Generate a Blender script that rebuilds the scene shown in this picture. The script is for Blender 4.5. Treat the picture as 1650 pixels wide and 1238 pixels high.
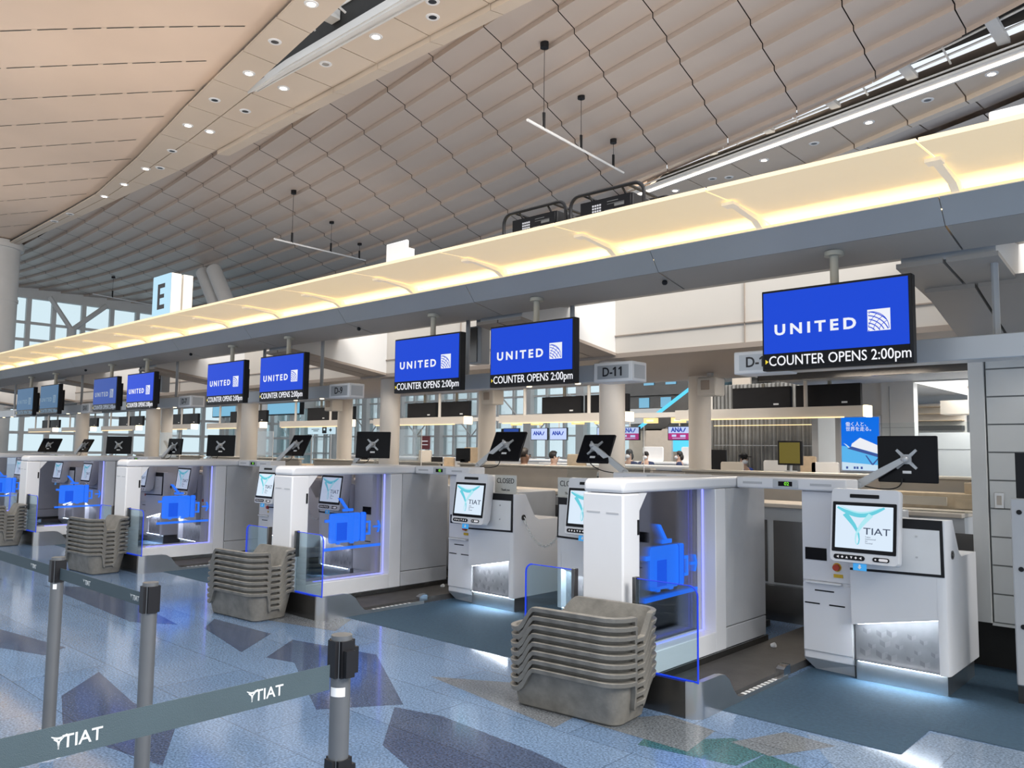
import bpy, bmesh, math, random
from mathutils import Vector, Matrix, Euler
random.seed(7)
PI = math.pi
S = bpy.context.scene
C = S.collection
for _o in list(bpy.data.objects): bpy.data.objects.remove(_o)

# ---------------------------------------------------------------- camera
def make_camera():
    f, pitch, roll, yaw = 1294.86, math.radians(4.7597), math.radians(0.7381), math.radians(42.431)
    fw = Vector((-math.sin(yaw)*math.cos(pitch), math.cos(yaw)*math.cos(pitch), math.sin(pitch)))
    r = Vector((math.cos(yaw), math.sin(yaw), 0)); u = r.cross(fw)
    c, s = math.cos(roll), math.sin(roll)
    r2, u2 = c*r+s*u, c*u-s*r
    cam = bpy.data.cameras.new('camera'); o = bpy.data.objects.new('camera', cam); C.objects.link(o)
    m = Matrix((( r2.x, u2.x, -fw.x, 0), (r2.y, u2.y, -fw.y, 0), (r2.z, u2.z, -fw.z, 1.6), (0, 0, 0, 1)))
    o.matrix_world = m
    cam.sensor_fit = 'HORIZONTAL'; cam.sensor_width = 36.0; cam.lens = f/1650*36.0
    cam.clip_start = 0.05; cam.clip_end = 400
    S.camera = o
make_camera()

# ---------------------------------------------------------------- sky, lights, exposure
W = bpy.data.worlds.new('sky'); S.world = W; W.use_nodes = True
_bg = W.node_tree.nodes['Background']; _bg.inputs[0].default_value = (0.88, 0.94, 1.0, 1); _bg.inputs[1].default_value = 1.05
S.view_settings.view_transform = 'Standard'; S.view_settings.look = 'None'
S.view_settings.exposure = 0.0; S.view_settings.gamma = 1.0; S.view_settings.use_curve_mapping = False

def area_light(name, loc, size, energy, col, rot=(0, 0, 0), size_y=None):
    l = bpy.data.lights.new(name, 'AREA'); l.energy = energy; l.color = col; l.size = size
    if size_y: l.shape = 'RECTANGLE'; l.size_y = size_y
    o = bpy.data.objects.new(name, l); C.objects.link(o); o.location = loc; o.rotation_euler = rot
    return o
for _x in (-2, -11, -20):
    area_light('hall_fill', (_x, 1.0, 11.2), 5, 450, (1.0, 0.93, 0.86))  # added overhead fill for the hall, not a fixture of it
for _x in (-6, -18):
    area_light('hall_fill', (_x, 17, 11.2), 5, 1100, (1.0, 0.93, 0.84))  # added fill over the far counters
for _x, _y in ((9, 1), (11, 7)):
    area_light('hall_fill', (_x, _y, 10.5), 5, 2100, (1.0, 0.96, 0.92), (0, math.radians(42), 0))  # added out-of-view fill for the faces turned to the right
for _k in range(5):
    area_light('island_fill', (-3.3-3.91*_k, 8.7, 2.59), 1.0, 42, (1.0, 0.88, 0.74))  # fill added under the low ceiling to brighten the staff zone
# upward fill lamps added to brighten the roof; no fixtures stand there
for _x, _y in ((-9, 7.2), (-22, 7.2), (-36, 7.2), (-12, 19), (-28, 19)):
    area_light('roof_fill', (_x, _y, 3.6), 2.5, 250, (1.0, 0.89, 0.78), (PI, 0, 0))

# ---------------------------------------------------------------- materials
M = {}
def mat(name, col, rough=.5, metal=0., emit=None, es=0., var=.06, sc=6., bump=0., bsc=150., spec=.5):
    m = bpy.data.materials.new(name); m.use_nodes = True; nt = m.node_tree; N = nt.nodes; L = nt.links
    b = N['Principled BSDF']
    tc = N.new('ShaderNodeTexCoord'); nz = N.new('ShaderNodeTexNoise'); nz.inputs['Scale'].default_value = sc; nz.inputs['Detail'].default_value = 3
    L.new(tc.outputs['Object'], nz.inputs['Vector'])
    rp = N.new('ShaderNodeValToRGB'); L.new(nz.outputs['Fac'], rp.inputs[0])
    rp.color_ramp.elements[0].position = .3; rp.color_ramp.elements[1].position = .7
    rp.color_ramp.elements[0].color = tuple(c*(1-var) for c in col)+(1,)
    rp.color_ramp.elements[1].color = tuple(min(1, c*(1+var)) for c in col)+(1,)
    L.new(rp.outputs[0], b.inputs['Base Color'])
    b.inputs['Roughness'].default_value = rough; b.inputs['Metallic'].default_value = metal
    b.inputs['Specular IOR Level'].default_value = spec
    if emit:
        b.inputs['Emission Color'].default_value = tuple(emit)+(1,); b.inputs['Emission Strength'].default_value = es
    if bump:
        n2 = N.new('ShaderNodeTexNoise'); n2.inputs['Scale'].default_value = bsc; L.new(tc.outputs['Object'], n2.inputs['Vector'])
        bp = N.new('ShaderNodeBump'); bp.inputs['Strength'].default_value = bump; bp.inputs['Distance'].default_value = .01
        L.new(n2.outputs['Fac'], bp.inputs['Height']); L.new(bp.outputs[0], b.inputs['Normal'])
    M[name] = m
    return m
def glass(name, tint, k=.9, rough=.02):
    m = bpy.data.materials.new(name); m.use_nodes = True; nt = m.node_tree; N = nt.nodes; L = nt.links
    N.remove(N['Principled BSDF']); out = N['Material Output']
    t = N.new('ShaderNodeBsdfTransparent'); t.inputs[0].default_value = tuple(tint)+(1,)
    g = N.new('ShaderNodeBsdfGlossy'); g.inputs['Roughness'].default_value = rough
    fr = N.new('ShaderNodeFresnel'); fr.inputs[0].default_value = 1.45
    mu = N.new('ShaderNodeMath'); mu.operation = 'MULTIPLY'; mu.inputs[1].default_value = k
    mx = N.new('ShaderNodeMixShader'); L.new(fr.outputs[0], mu.inputs[0]); L.new(mu.outputs[0], mx.inputs[0])
    L.new(t.outputs[0], mx.inputs[1]); L.new(g.outputs[0], mx.inputs[2]); L.new(mx.outputs[0], out.inputs[0])
    M[name] = m
    return m
def terrazzo(name, c1, c2, rough=.10):
    m = bpy.data.materials.new(name); m.use_nodes = True; nt = m.node_tree; N = nt.nodes; L = nt.links
    b = N['Principled BSDF']
    ge = N.new('ShaderNodeNewGeometry')
    br = N.new('ShaderNodeTexBrick'); br.inputs['Scale'].default_value = 1.0
    br.inputs['Brick Width'].default_value = 1.25; br.inputs['Row Height'].default_value = .62; br.inputs['Mortar Size'].default_value = .003
    br.inputs['Color1'].default_value = tuple(c1)+(1,); br.inputs['Color2'].default_value = tuple(c2)+(1,)
    br.inputs['Mortar'].default_value = tuple(c*.55 for c in c1)+(1,); br.offset = .35
    L.new(ge.outputs['Position'], br.inputs['Vector'])
    def sp(scale, lo, hi, p0, p1):
        nz = N.new('ShaderNodeTexNoise'); nz.inputs['Scale'].default_value = scale; nz.inputs['Detail'].default_value = 2
        L.new(ge.outputs['Position'], nz.inputs['Vector'])
        mr = N.new('ShaderNodeMapRange'); mr.inputs[1].default_value = p0; mr.inputs[2].default_value = p1; mr.inputs[3].default_value = lo; mr.inputs[4].default_value = hi
        L.new(nz.outputs['Fac'], mr.inputs[0]); return mr.outputs[0]
    mu = N.new('ShaderNodeMath'); mu.operation = 'MULTIPLY'
    L.new(sp(80, .58, 1.5, .33, .68), mu.inputs[0]); L.new(sp(.9, .88, 1.1, .35, .65), mu.inputs[1])
    mx = N.new('ShaderNodeMix'); mx.data_type = 'RGBA'; mx.blend_type = 'MULTIPLY'; mx.inputs[0].default_value = 1
    L.new(br.outputs['Color'], mx.inputs[6]); L.new(mu.outputs[0], mx.inputs[7])
    L.new(mx.outputs[2], b.inputs['Base Color']); b.inputs['Roughness'].default_value = rough
    M[name] = m
    return m

mat('white_shell', (.76, .765, .785), .32, var=.02, sc=2)
mat('white_bright', (.80, .80, .80), .4, var=.02)
mat('grey_shell', (.50, .51, .53), .4, var=.03)
mat('white_paint', (.70, .69, .67), .5, var=.03, sc=1.5)
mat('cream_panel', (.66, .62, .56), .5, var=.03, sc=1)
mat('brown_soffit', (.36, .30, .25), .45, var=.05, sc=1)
mat('beige_wood', (.55, .43, .30), .5, var=.12, sc=12)
mat('beige_lam', (.50, .45, .39), .5, var=.04)
mat('column_paint', (.72, .66, .59), .45, var=.04, sc=2)
mat('steel', (.52, .51, .50), .28, .95, var=.06, sc=3)
mat('steel_dark', (.14, .135, .13), .25, .9, var=.08, sc=3)
mat('chrome', (.75, .75, .76), .12, 1, var=.02)
mat('black_gloss', (.010, .010, .012), .2, var=.1, spec=.12)
mat('black_plastic', (.014, .014, .016), .42, var=.1, spec=.2)
mat('black_rubber', (.045, .042, .04), .65, var=.2, sc=9, bump=.2, bsc=120)
mat('dark_void', (.02, .019, .018), .7, var=.1)
mat('tray_grey', (.19, .18, .16), .5, var=.22, sc=11, bump=.15, bsc=60)
mat('post_grey', (.155, .16, .165), .38, .5, var=.06)
mat('belt_teal', (.05, .078, .092), .65, var=.06, bump=.3, bsc=500)
mat('mark_white', (.62, .64, .64), .6, var=.02)
mat('sticker_white', (.85, .85, .85), .5, var=.02)
mat('gantry_grey', (.36, .37, .375), .4, .0, var=.04, sc=1)
mat('gantry_under', (.38, .34, .30), .45, .0, var=.05, sc=1)
mat('sign_silver', (.50, .52, .54), .35, .25, var=.04, sc=2)
mat('diffuser', (.80, .69, .48), .6, emit=(1., .73, .40), es=.50, var=.02, sc=1, spec=.1)
mat('cream_baked_glow', (.80, .74, .62), .5, emit=(1., .75, .42), es=.4, var=.02)  # emission imitates trough light falling on the canopy brackets and lip
mat('pole_cream', (.46, .43, .35), .4, var=.04)
mat('pole_grey', (.36, .37, .38), .4, var=.04)
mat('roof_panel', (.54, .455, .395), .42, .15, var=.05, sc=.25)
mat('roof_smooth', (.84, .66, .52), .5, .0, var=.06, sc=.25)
mat('roof_strip', (.66, .55, .44), .45, var=.04, sc=.4)
mat('roof_gap', (.04, .036, .03), .8)
mat('etched_metal', (.40, .41, .43), .32, .6, var=.12, sc=7)
mat('etched_dark', (.32, .33, .345), .3, .6, var=.15, sc=7)
mat('etched_light', (.45, .46, .48), .36, .5, var=.1, sc=7)
mat('carpet', (.026, .062, .10), .85, var=.16, sc=40, bump=.4, bsc=300)
mat('red_button', (.5, .05, .02), .35, var=.03)
mat('yellow_tag', (.65, .42, .02), .5, var=.03)
mat('blue_tag', (.04, .36, .75), .4, emit=(.04, .36, .8), es=.35, var=.03)
mat('skin', (.55, .36, .27), .5, var=.04)
mat('skin_dark', (.16, .09, .06), .5, var=.04)
mat('hair', (.018, .015, .014), .5, var=.2)
mat('mask_white', (.75, .76, .78), .7, var=.02)
mat('navy_cloth', (.03, .045, .11), .8, var=.1)
mat('blue_cloth', (.03, .07, .36), .8, var=.1)
mat('brown_cloth', (.16, .13, .11), .8, var=.1)
mat('maroon', (.14, .03, .035), .5)
mat('sign_ink', (.02, .02, .025), .5)
mat('chain_plastic', (.66, .66, .64), .4)
mat('acrylic_white', (.62, .62, .58), .3)
mat('green_leaf', (.06, .14, .03), .6)
mat('wallboard', (.66, .67, .66), .5, var=.03, sc=2)
mat('wallboard_groove', (.30, .305, .305), .6)
mat('curtain', (.27, .265, .25), .45, var=.12, sc=5)
def stripes(name):
    m = mat(name, (.75, .75, .75), .5); nt = m.node_tree; N = nt.nodes; L = nt.links
    ge = N.new('ShaderNodeNewGeometry'); w = N.new('ShaderNodeTexWave'); w.bands_direction = 'Y'; w.inputs['Scale'].default_value = 5.5
    rp = N.new('ShaderNodeValToRGB'); rp.color_ramp.interpolation = 'CONSTANT'; rp.color_ramp.elements[0].color = (.1, .1, .1, 1); rp.color_ramp.elements[1].position = .4; rp.color_ramp.elements[1].color = (.75, .75, .75, 1)
    L.new(ge.outputs['Position'], w.inputs['Vector']); L.new(w.outputs['Fac'], rp.inputs[0]); L.new(rp.outputs[0], N['Principled BSDF'].inputs['Base Color'])
stripes('warn_stripes')
def emat(name, col, es, base=(.02, .02, .02)): return mat(name, base, .25, emit=col, es=es, var=.0, spec=.08)
emat('lcd_blue', (.0, .055, .66), 1.0)
emat('lcd_blue_dim', (.006, .055, .34), 1.0)
emat('lcd_blue_faint', (.02, .10, .22), 1.0)
emat('lcd_text', (.85, .87, .95), 1.0)
emat('lcd_text_dim', (.36, .42, .52), .9)
emat('lcd_text_faint', (.16, .26, .36), .9)
emat('lcd_caption', (.92, .93, 1.), 1.0)
emat('lcd_yellow', (.9, .7, .05), 1.0)
emat('kiosk_lcd', (.70, .82, .95), 1.0)
emat('kiosk_cyan', (.13, .60, .72), 1.0)
emat('kiosk_cyan_pale', (.42, .80, .88), 1.0)
emat('kiosk_ink', (.05, .07, .12), 1.0)
emat('led_white', (.86, .93, 1.), 45)
emat('led_blue', (.18, .20, 1.), 2.6)
emat('led_floor', (.66, .84, 1.), 110)
emat('edge_blue', (.01, .06, .9), .9)
def glow(name, col, es, k):
    m = bpy.data.materials.new(name); m.use_nodes = True; nt = m.node_tree; N = nt.nodes; L = nt.links
    N.remove(N['Principled BSDF']); t = N.new('ShaderNodeBsdfTransparent'); e = N.new('ShaderNodeEmission'); mx = N.new('ShaderNodeMixShader')
    e.inputs[0].default_value = tuple(col)+(1,); e.inputs[1].default_value = es; mx.inputs[0].default_value = k
    L.new(t.outputs[0], mx.inputs[1]); L.new(e.outputs[0], mx.inputs[2]); L.new(mx.outputs[0], N['Material Output'].inputs[0]); M[name] = m
glow('icon_blue', (.025, .19, 1.), 1.15, .68)
glow('icon_blue_deep', (.012, .07, .7), 1.0, .7)
emat('digit_green', (.2, .75, .05), 1.2)
emat('trough_light', (1., .76, .36), 30)
emat('line_light', (1., .86, .68), 9)
emat('down_light', (1., .84, .62), 18)
emat('lamp_warm', (1., .80, .50), 3)
emat('bar_light', (1., .72, .36), 1.6)
emat('sign_gold', (1., .70, .28), 1.3)
emat('sign_box_blue', (.50, .80, .98), .95)
emat('ana_white', (.55, .66, .98), 1.0)
emat('ana_blue', (.02, .06, .42), 1.0)
emat('ana_pink', (.45, .02, .20), 1.0)
emat('neon_cyan', (.10, .62, .95), 1.2)
emat('poster_blue', (.0, .16, .82), .95)
emat('poster_sky', (.10, .47, .88), .95)
emat('poster_pale', (.60, .78, .92), .95)
emat('poster_white', (.88, .90, .95), .95)
emat('poster_steel', (.05, .10, .35), .9)
emat('panel_white', (1., 1., .97), 1.3)
emat('wall_screen', (.22, .52, .74), .9)
emat('bus_sign', (.62, .82, .92), .9)
emat('key_white', (.8, .8, .85), .8)
emat('led_red', (1., .06, .02), 1.6)
emat('yellow_screen', (.15, .12, .02), .9)
glass('pane_tint', (.74, .74, .80), .8)
glass('guard_glass', (.80, .90, .94), .55)
glass('acrylic_clear', (.93, .95, .95), .5)
glass('hall_glass', (.87, .94, .95), .6)
terrazzo('floor_blue', (.105, .168, .275), (.135, .205, .32))
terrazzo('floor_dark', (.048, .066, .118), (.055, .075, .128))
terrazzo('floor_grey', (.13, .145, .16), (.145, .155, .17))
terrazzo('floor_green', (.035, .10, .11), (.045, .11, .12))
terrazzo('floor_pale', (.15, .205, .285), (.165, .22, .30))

# ---------------------------------------------------------------- mesh helpers
class MB:
    def __init__(s): s.v = []; s.f = []; s.mi = []; s.cur = 0
    def add(s, vs, fs):
        n = len(s.v); s.v += [tuple(v) for v in vs]; s.f += [tuple(i+n for i in f) for f in fs]; s.mi += [s.cur]*len(fs); return s
    def box(s, x0, x1, y0, y1, z0, z1):
        x0, x1 = min(x0, x1), max(x0, x1); y0, y1 = min(y0, y1), max(y0, y1); z0, z1 = min(z0, z1), max(z0, z1)
        return s.add([(x0, y0, z0), (x1, y0, z0), (x1, y1, z0), (x0, y1, z0), (x0, y0, z1), (x1, y0, z1), (x1, y1, z1), (x0, y1, z1)],
              [(0, 3, 2, 1), (4, 5, 6, 7), (0, 1, 5, 4), (1, 2, 6, 5), (2, 3, 7, 6), (3, 0, 4, 7)])
    def prism(s, poly, a, b, ax='x'):
        # poly 2D extruded along ax from a to b; 2D coords are the remaining axes in order
        def P(p, t): return {'x': (t, p[0], p[1]), 'y': (p[0], t, p[1]), 'z': (p[0], p[1], t)}[ax]
        n = len(poly)
        return s.add([P(p, a) for p in poly]+[P(p, b) for p in poly],
              [tuple(range(n))[::-1], tuple(range(n, 2*n))]+[(i, (i+1) % n, n+(i+1) % n, n+i) for i in range(n)])
    def loft(s, loops, cap0=True, cap1=True):
        n = len(loops[0]); vs = [p for l in loops for p in l]; fs = []
        for k in range(len(loops)-1):
            for i in range(n):
                j = (i+1) % n; fs.append((k*n+i, k*n+j, (k+1)*n+j, (k+1)*n+i))
        if cap0: fs.append(tuple(range(n))[::-1])
        if cap1: fs.append(tuple(range((len(loops)-1)*n, len(loops)*n)))
        return s.add(vs, fs)
    def cyl(s, p0, p1, r, n=14, r1=None):
        p0, p1 = Vector(p0), Vector(p1); d = (p1-p0).normalized()
        a = d.orthogonal().normalized(); b = d.cross(a); r1 = r if r1 is None else r1
        return s.loft([[p+(a*math.cos(t)+b*math.sin(t))*q for t in [2*PI*i/n for i in range(n)]] for p, q in ((p0, r), (p1, r1))])
    def tube(s, path, r, n=8, closed=False):
        pts = [Vector(p) for p in path]; loops = []; a = None
        for i, p in enumerate(pts):
            q0 = pts[i-1] if (i > 0 or closed) else p; q1 = pts[(i+1) % len(pts)] if (i < len(pts)-1 or closed) else p
            d = (q1-q0).normalized()
            if a is None: a = d.orthogonal().normalized()
            a = (a-d*a.dot(d)).normalized(); b = d.cross(a)
            loops.append([p+(a*math.cos(t)+b*math.sin(t))*r for t in [2*PI*k/n for k in range(n)]])
        if closed: loops.append(loops[0])
        return s.loft(loops, not closed, not closed)
    def quad(s, *ps): return s.add(ps, [tuple(range(len(ps)))])
    def ball(s, c, r, n=12, m=8, sc=(1, 1, 1)):
        loops = []
        for k in range(1, m):
            t = PI*k/m-PI/2
            loops.append([(c[0]+sc[0]*r*math.cos(t)*math.cos(2*PI*i/n), c[1]+sc[1]*r*math.cos(t)*math.sin(2*PI*i/n), c[2]+sc[2]*r*math.sin(t)) for i in range(n)])
        return s.loft(loops)
    def mesh(s, name, mats):
        me = bpy.data.meshes.new(name); me.from_pydata(s.v, [], s.f)
        for m in (mats if isinstance(mats, (list, tuple)) else [mats]): me.materials.append(M[m])
        me.polygons.foreach_set('material_index', s.mi)
        bm = bmesh.new(); bm.from_mesh(me); bmesh.ops.recalc_face_normals(bm, faces=bm.faces); bm.to_mesh(me); bm.free()
        return me
    def build(s, name, mats, parent=None, bevel=0, smooth=True, loc=None, rot=None, seg=2):
        me = s.mesh(name, mats)
        if smooth:
            me.polygons.foreach_set('use_smooth', [True]*len(me.polygons)); me.set_sharp_from_angle(angle=math.radians(35))
        return link(name, me, parent, bevel, loc, rot, seg)
def link(name, me, parent=None, bevel=0, loc=None, rot=None, seg=2):
    o = bpy.data.objects.new(name, me); C.objects.link(o)
    if parent is not None: o.parent = parent
    if loc: o.location = loc
    if rot: o.rotation_euler = rot
    if bevel:
        b = o.modifiers.new('bevel', 'BEVEL'); b.width = bevel; b.segments = seg; b.limit_method = 'ANGLE'; b.angle_limit = math.radians(40)
    return o
def thing(name, label, cat, loc=(0, 0, 0), rz=0, group=None):
    o = bpy.data.objects.new(name, None); C.objects.link(o); o.empty_display_size = .1
    o.location = loc; o.rotation_euler = (0, 0, rz)
    return tag(o, label, cat, group)
def tag(o, label, cat, group=None):
    o['label'] = label; o['category'] = cat
    if group: o['group'] = group
    return o
def struct(o): o['kind'] = 'structure'; return o
def dup(o, loc, label, rz=None):
    def rec(a, p):
        b = a.copy(); C.objects.link(b)
        if p is not None: b.parent = p
        for ch in list(kids.get(a.name, ())): rec(ch, b)
        return b
    kids = {}
    stack = [o]
    while stack:
        a = stack.pop(); kids[a.name] = list(a.children); stack += list(a.children)
    r = rec(o, None); r.location = loc; r['label'] = label
    if rz is not None: r.rotation_euler = (0, 0, rz)
    return r
def text_mesh(name, body, h, m, parent, loc, bold=0., sx=1., align='CENTER', thick=.002, rot=(PI/2, 0, 0), gap=1.):
    cu = bpy.data.curves.new(name, 'FONT'); cu.body = body; cu.size = 1.; cu.extrude = thick/h; cu.offset = bold
    cu.align_x = align; cu.align_y = 'CENTER'; cu.space_character = gap; cu.resolution_u = 3
    to = bpy.data.objects.new(name, cu); C.objects.link(to)
    dg = bpy.context.evaluated_depsgraph_get(); me = bpy.data.meshes.new_from_object(to.evaluated_get(dg))
    bpy.data.objects.remove(to); bpy.data.curves.remove(cu)
    for v in me.vertices: v.co = (v.co.x*h*sx, v.co.y*h, v.co.z*h)
    me.materials.clear(); me.materials.append(M[m]); me.name = name
    return link(name, me, parent, loc=loc, rot=rot)
def ribbon(mb, pts, ws, y=0.):
    # flat ribbon in the XZ plane, ws = width per point
    P = [Vector((p[0], p[1])) for p in pts]; n = len(P); L = []; R = []
    for i in range(n):
        d = (P[min(i+1, n-1)]-P[max(i-1, 0)]).normalized(); q = Vector((-d.y, d.x))*ws[i]/2
        L.append(P[i]+q); R.append(P[i]-q)
    for i in range(n-1):
        mb.quad((L[i].x, y, L[i].y), (R[i].x, y, R[i].y), (R[i+1].x, y, R[i+1].y), (L[i+1].x, y, L[i+1].y))
def rrect(hx, hy, r, n=5, cx=0, cy=0):
    out = []
    for sx, sy, a0 in ((1, 1, 0), (-1, 1, PI/2), (-1, -1, PI), (1, -1, 1.5*PI)):
        for k in range(n+1):
            a = a0+PI/2*k/n; out.append((cx+sx*(hx-r)+r*math.cos(a), cy+sy*(hy-r)+r*math.sin(a)))
    return out
P_ = 3.9104
def UX(i): return -3.205-P_*i
# ---------------------------------------------------------------- floor
def make_floor():
    names = ['floor_blue', 'floor_dark', 'floor_grey', 'floor_green', 'floor_pale', 'carpet']
    mb = MB(); mb.box(-75, 25, -12, 60, -.2, 0)
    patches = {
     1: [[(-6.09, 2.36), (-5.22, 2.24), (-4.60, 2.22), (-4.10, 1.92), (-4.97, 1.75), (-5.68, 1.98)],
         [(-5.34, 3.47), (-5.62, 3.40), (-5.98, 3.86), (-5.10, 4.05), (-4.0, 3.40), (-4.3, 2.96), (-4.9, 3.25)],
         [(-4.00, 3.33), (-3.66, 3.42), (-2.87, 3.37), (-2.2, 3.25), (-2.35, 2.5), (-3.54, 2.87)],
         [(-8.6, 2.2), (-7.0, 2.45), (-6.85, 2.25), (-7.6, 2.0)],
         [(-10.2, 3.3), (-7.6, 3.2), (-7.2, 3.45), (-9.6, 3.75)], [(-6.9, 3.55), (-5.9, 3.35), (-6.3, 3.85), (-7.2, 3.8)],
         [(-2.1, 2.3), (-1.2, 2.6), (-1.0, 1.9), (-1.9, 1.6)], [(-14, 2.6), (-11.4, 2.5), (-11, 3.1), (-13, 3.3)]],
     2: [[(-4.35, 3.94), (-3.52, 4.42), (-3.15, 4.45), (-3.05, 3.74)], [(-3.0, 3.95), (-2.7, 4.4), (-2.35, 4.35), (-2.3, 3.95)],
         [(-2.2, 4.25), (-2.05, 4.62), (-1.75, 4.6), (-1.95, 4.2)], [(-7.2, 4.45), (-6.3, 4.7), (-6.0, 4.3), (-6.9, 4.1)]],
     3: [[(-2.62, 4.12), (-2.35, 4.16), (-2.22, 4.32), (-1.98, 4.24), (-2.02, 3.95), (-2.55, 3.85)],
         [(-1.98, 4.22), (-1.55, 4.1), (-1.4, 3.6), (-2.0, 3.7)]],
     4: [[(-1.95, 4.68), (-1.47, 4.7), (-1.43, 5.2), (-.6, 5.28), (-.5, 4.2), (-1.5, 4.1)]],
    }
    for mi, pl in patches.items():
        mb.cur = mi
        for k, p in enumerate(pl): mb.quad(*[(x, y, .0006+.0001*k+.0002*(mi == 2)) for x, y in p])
    mb.cur = 5
    mb.quad((UX(0)+.7, 4.72, .002), (-1.45, 4.72, .002), (-1.45, 8, .002), (UX(0)+.7, 8, .002))
    mb.quad((-1.45, 5.25, .002), (4, 5.25, .002), (4, 8, .002), (-1.45, 8, .002))
    for i in range(1, 6):
        mb.quad((UX(i)+.7, 4.72, .002), (UX(i-1)-.7, 4.72, .002), (UX(i-1)-.7, 8, .002), (UX(i)+.7, 8, .002))
    o = mb.build('floor', names, smooth=False); struct(o)
make_floor()

# ---------------------------------------------------------------- roof of the hall
CO = [[-22.5046, 13.855], [2.5484, -0.3373], [-0.5815, 1.0445], [0.0616, -0.0181], [-0.0394, -0.004], [-0.0319, 0.0374], [0.0014, -0.003], [0.0014, -0.0002], [0.0007, 0.0002], [-0.0021, 0.0012]]
def latR(c, k):
    b = [1, c, k, c*k, c*c, k*k, c*c*k, c*k*k, k**3, c**3]
    x, y = sum(q*w[0] for q, w in zip(b, CO)), sum(q*w[1] for q, w in zip(b, CO))
    if x > -17.4: y = min(y, interp(UE, x)-.12)
    return x, y
UE = [(-18.5, 26.4), (-17.4, 26.05), (-11.66, 24.32), (-7.46, 22.98), (-5.29, 22.0), (-3.34, 20.98), (4, 17.6)]
CL = [[-21.9668, 6.1774], [0.7608, 0.5915], [-2.8898, 0.1386], [0.0721, 0.0141], [-0.0227, -0.0144], [-0.0462, -0.0014]]
def latL(j, m):
    b = [1, j, m, j*m, j*j, m*m]
    return sum(q*w[0] for q, w in zip(b, CL)), sum(q*w[1] for q, w in zip(b, CL))
def interp(t, x):
    if x <= t[0][0]: return t[0][1]
    for a, b in zip(t, t[1:]):
        if x <= b[0]: return a[1]+(b[1]-a[1])*(x-a[0])/(b[0]-a[0])
    return t[-1][1]
YL = [(-60, 12.3), (-46, 12.3), (-34.69, 12.17), (-28.69, 11.46), (-21.67, 10.36), (-17.18, 9.77), (-15.63, 9.51), (-8, 8.4)]
YS = [(-20.76, 11.3), (-17.74, 10.82), (-15.0, 10.4), (-8, 9.3)]
YR = [(-46, 12.77), (-33.6, 13.0), (-28.8, 13.06), (-21.2, 12.81), (-16.8, 12.69), (-8, 12.5)]
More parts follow.
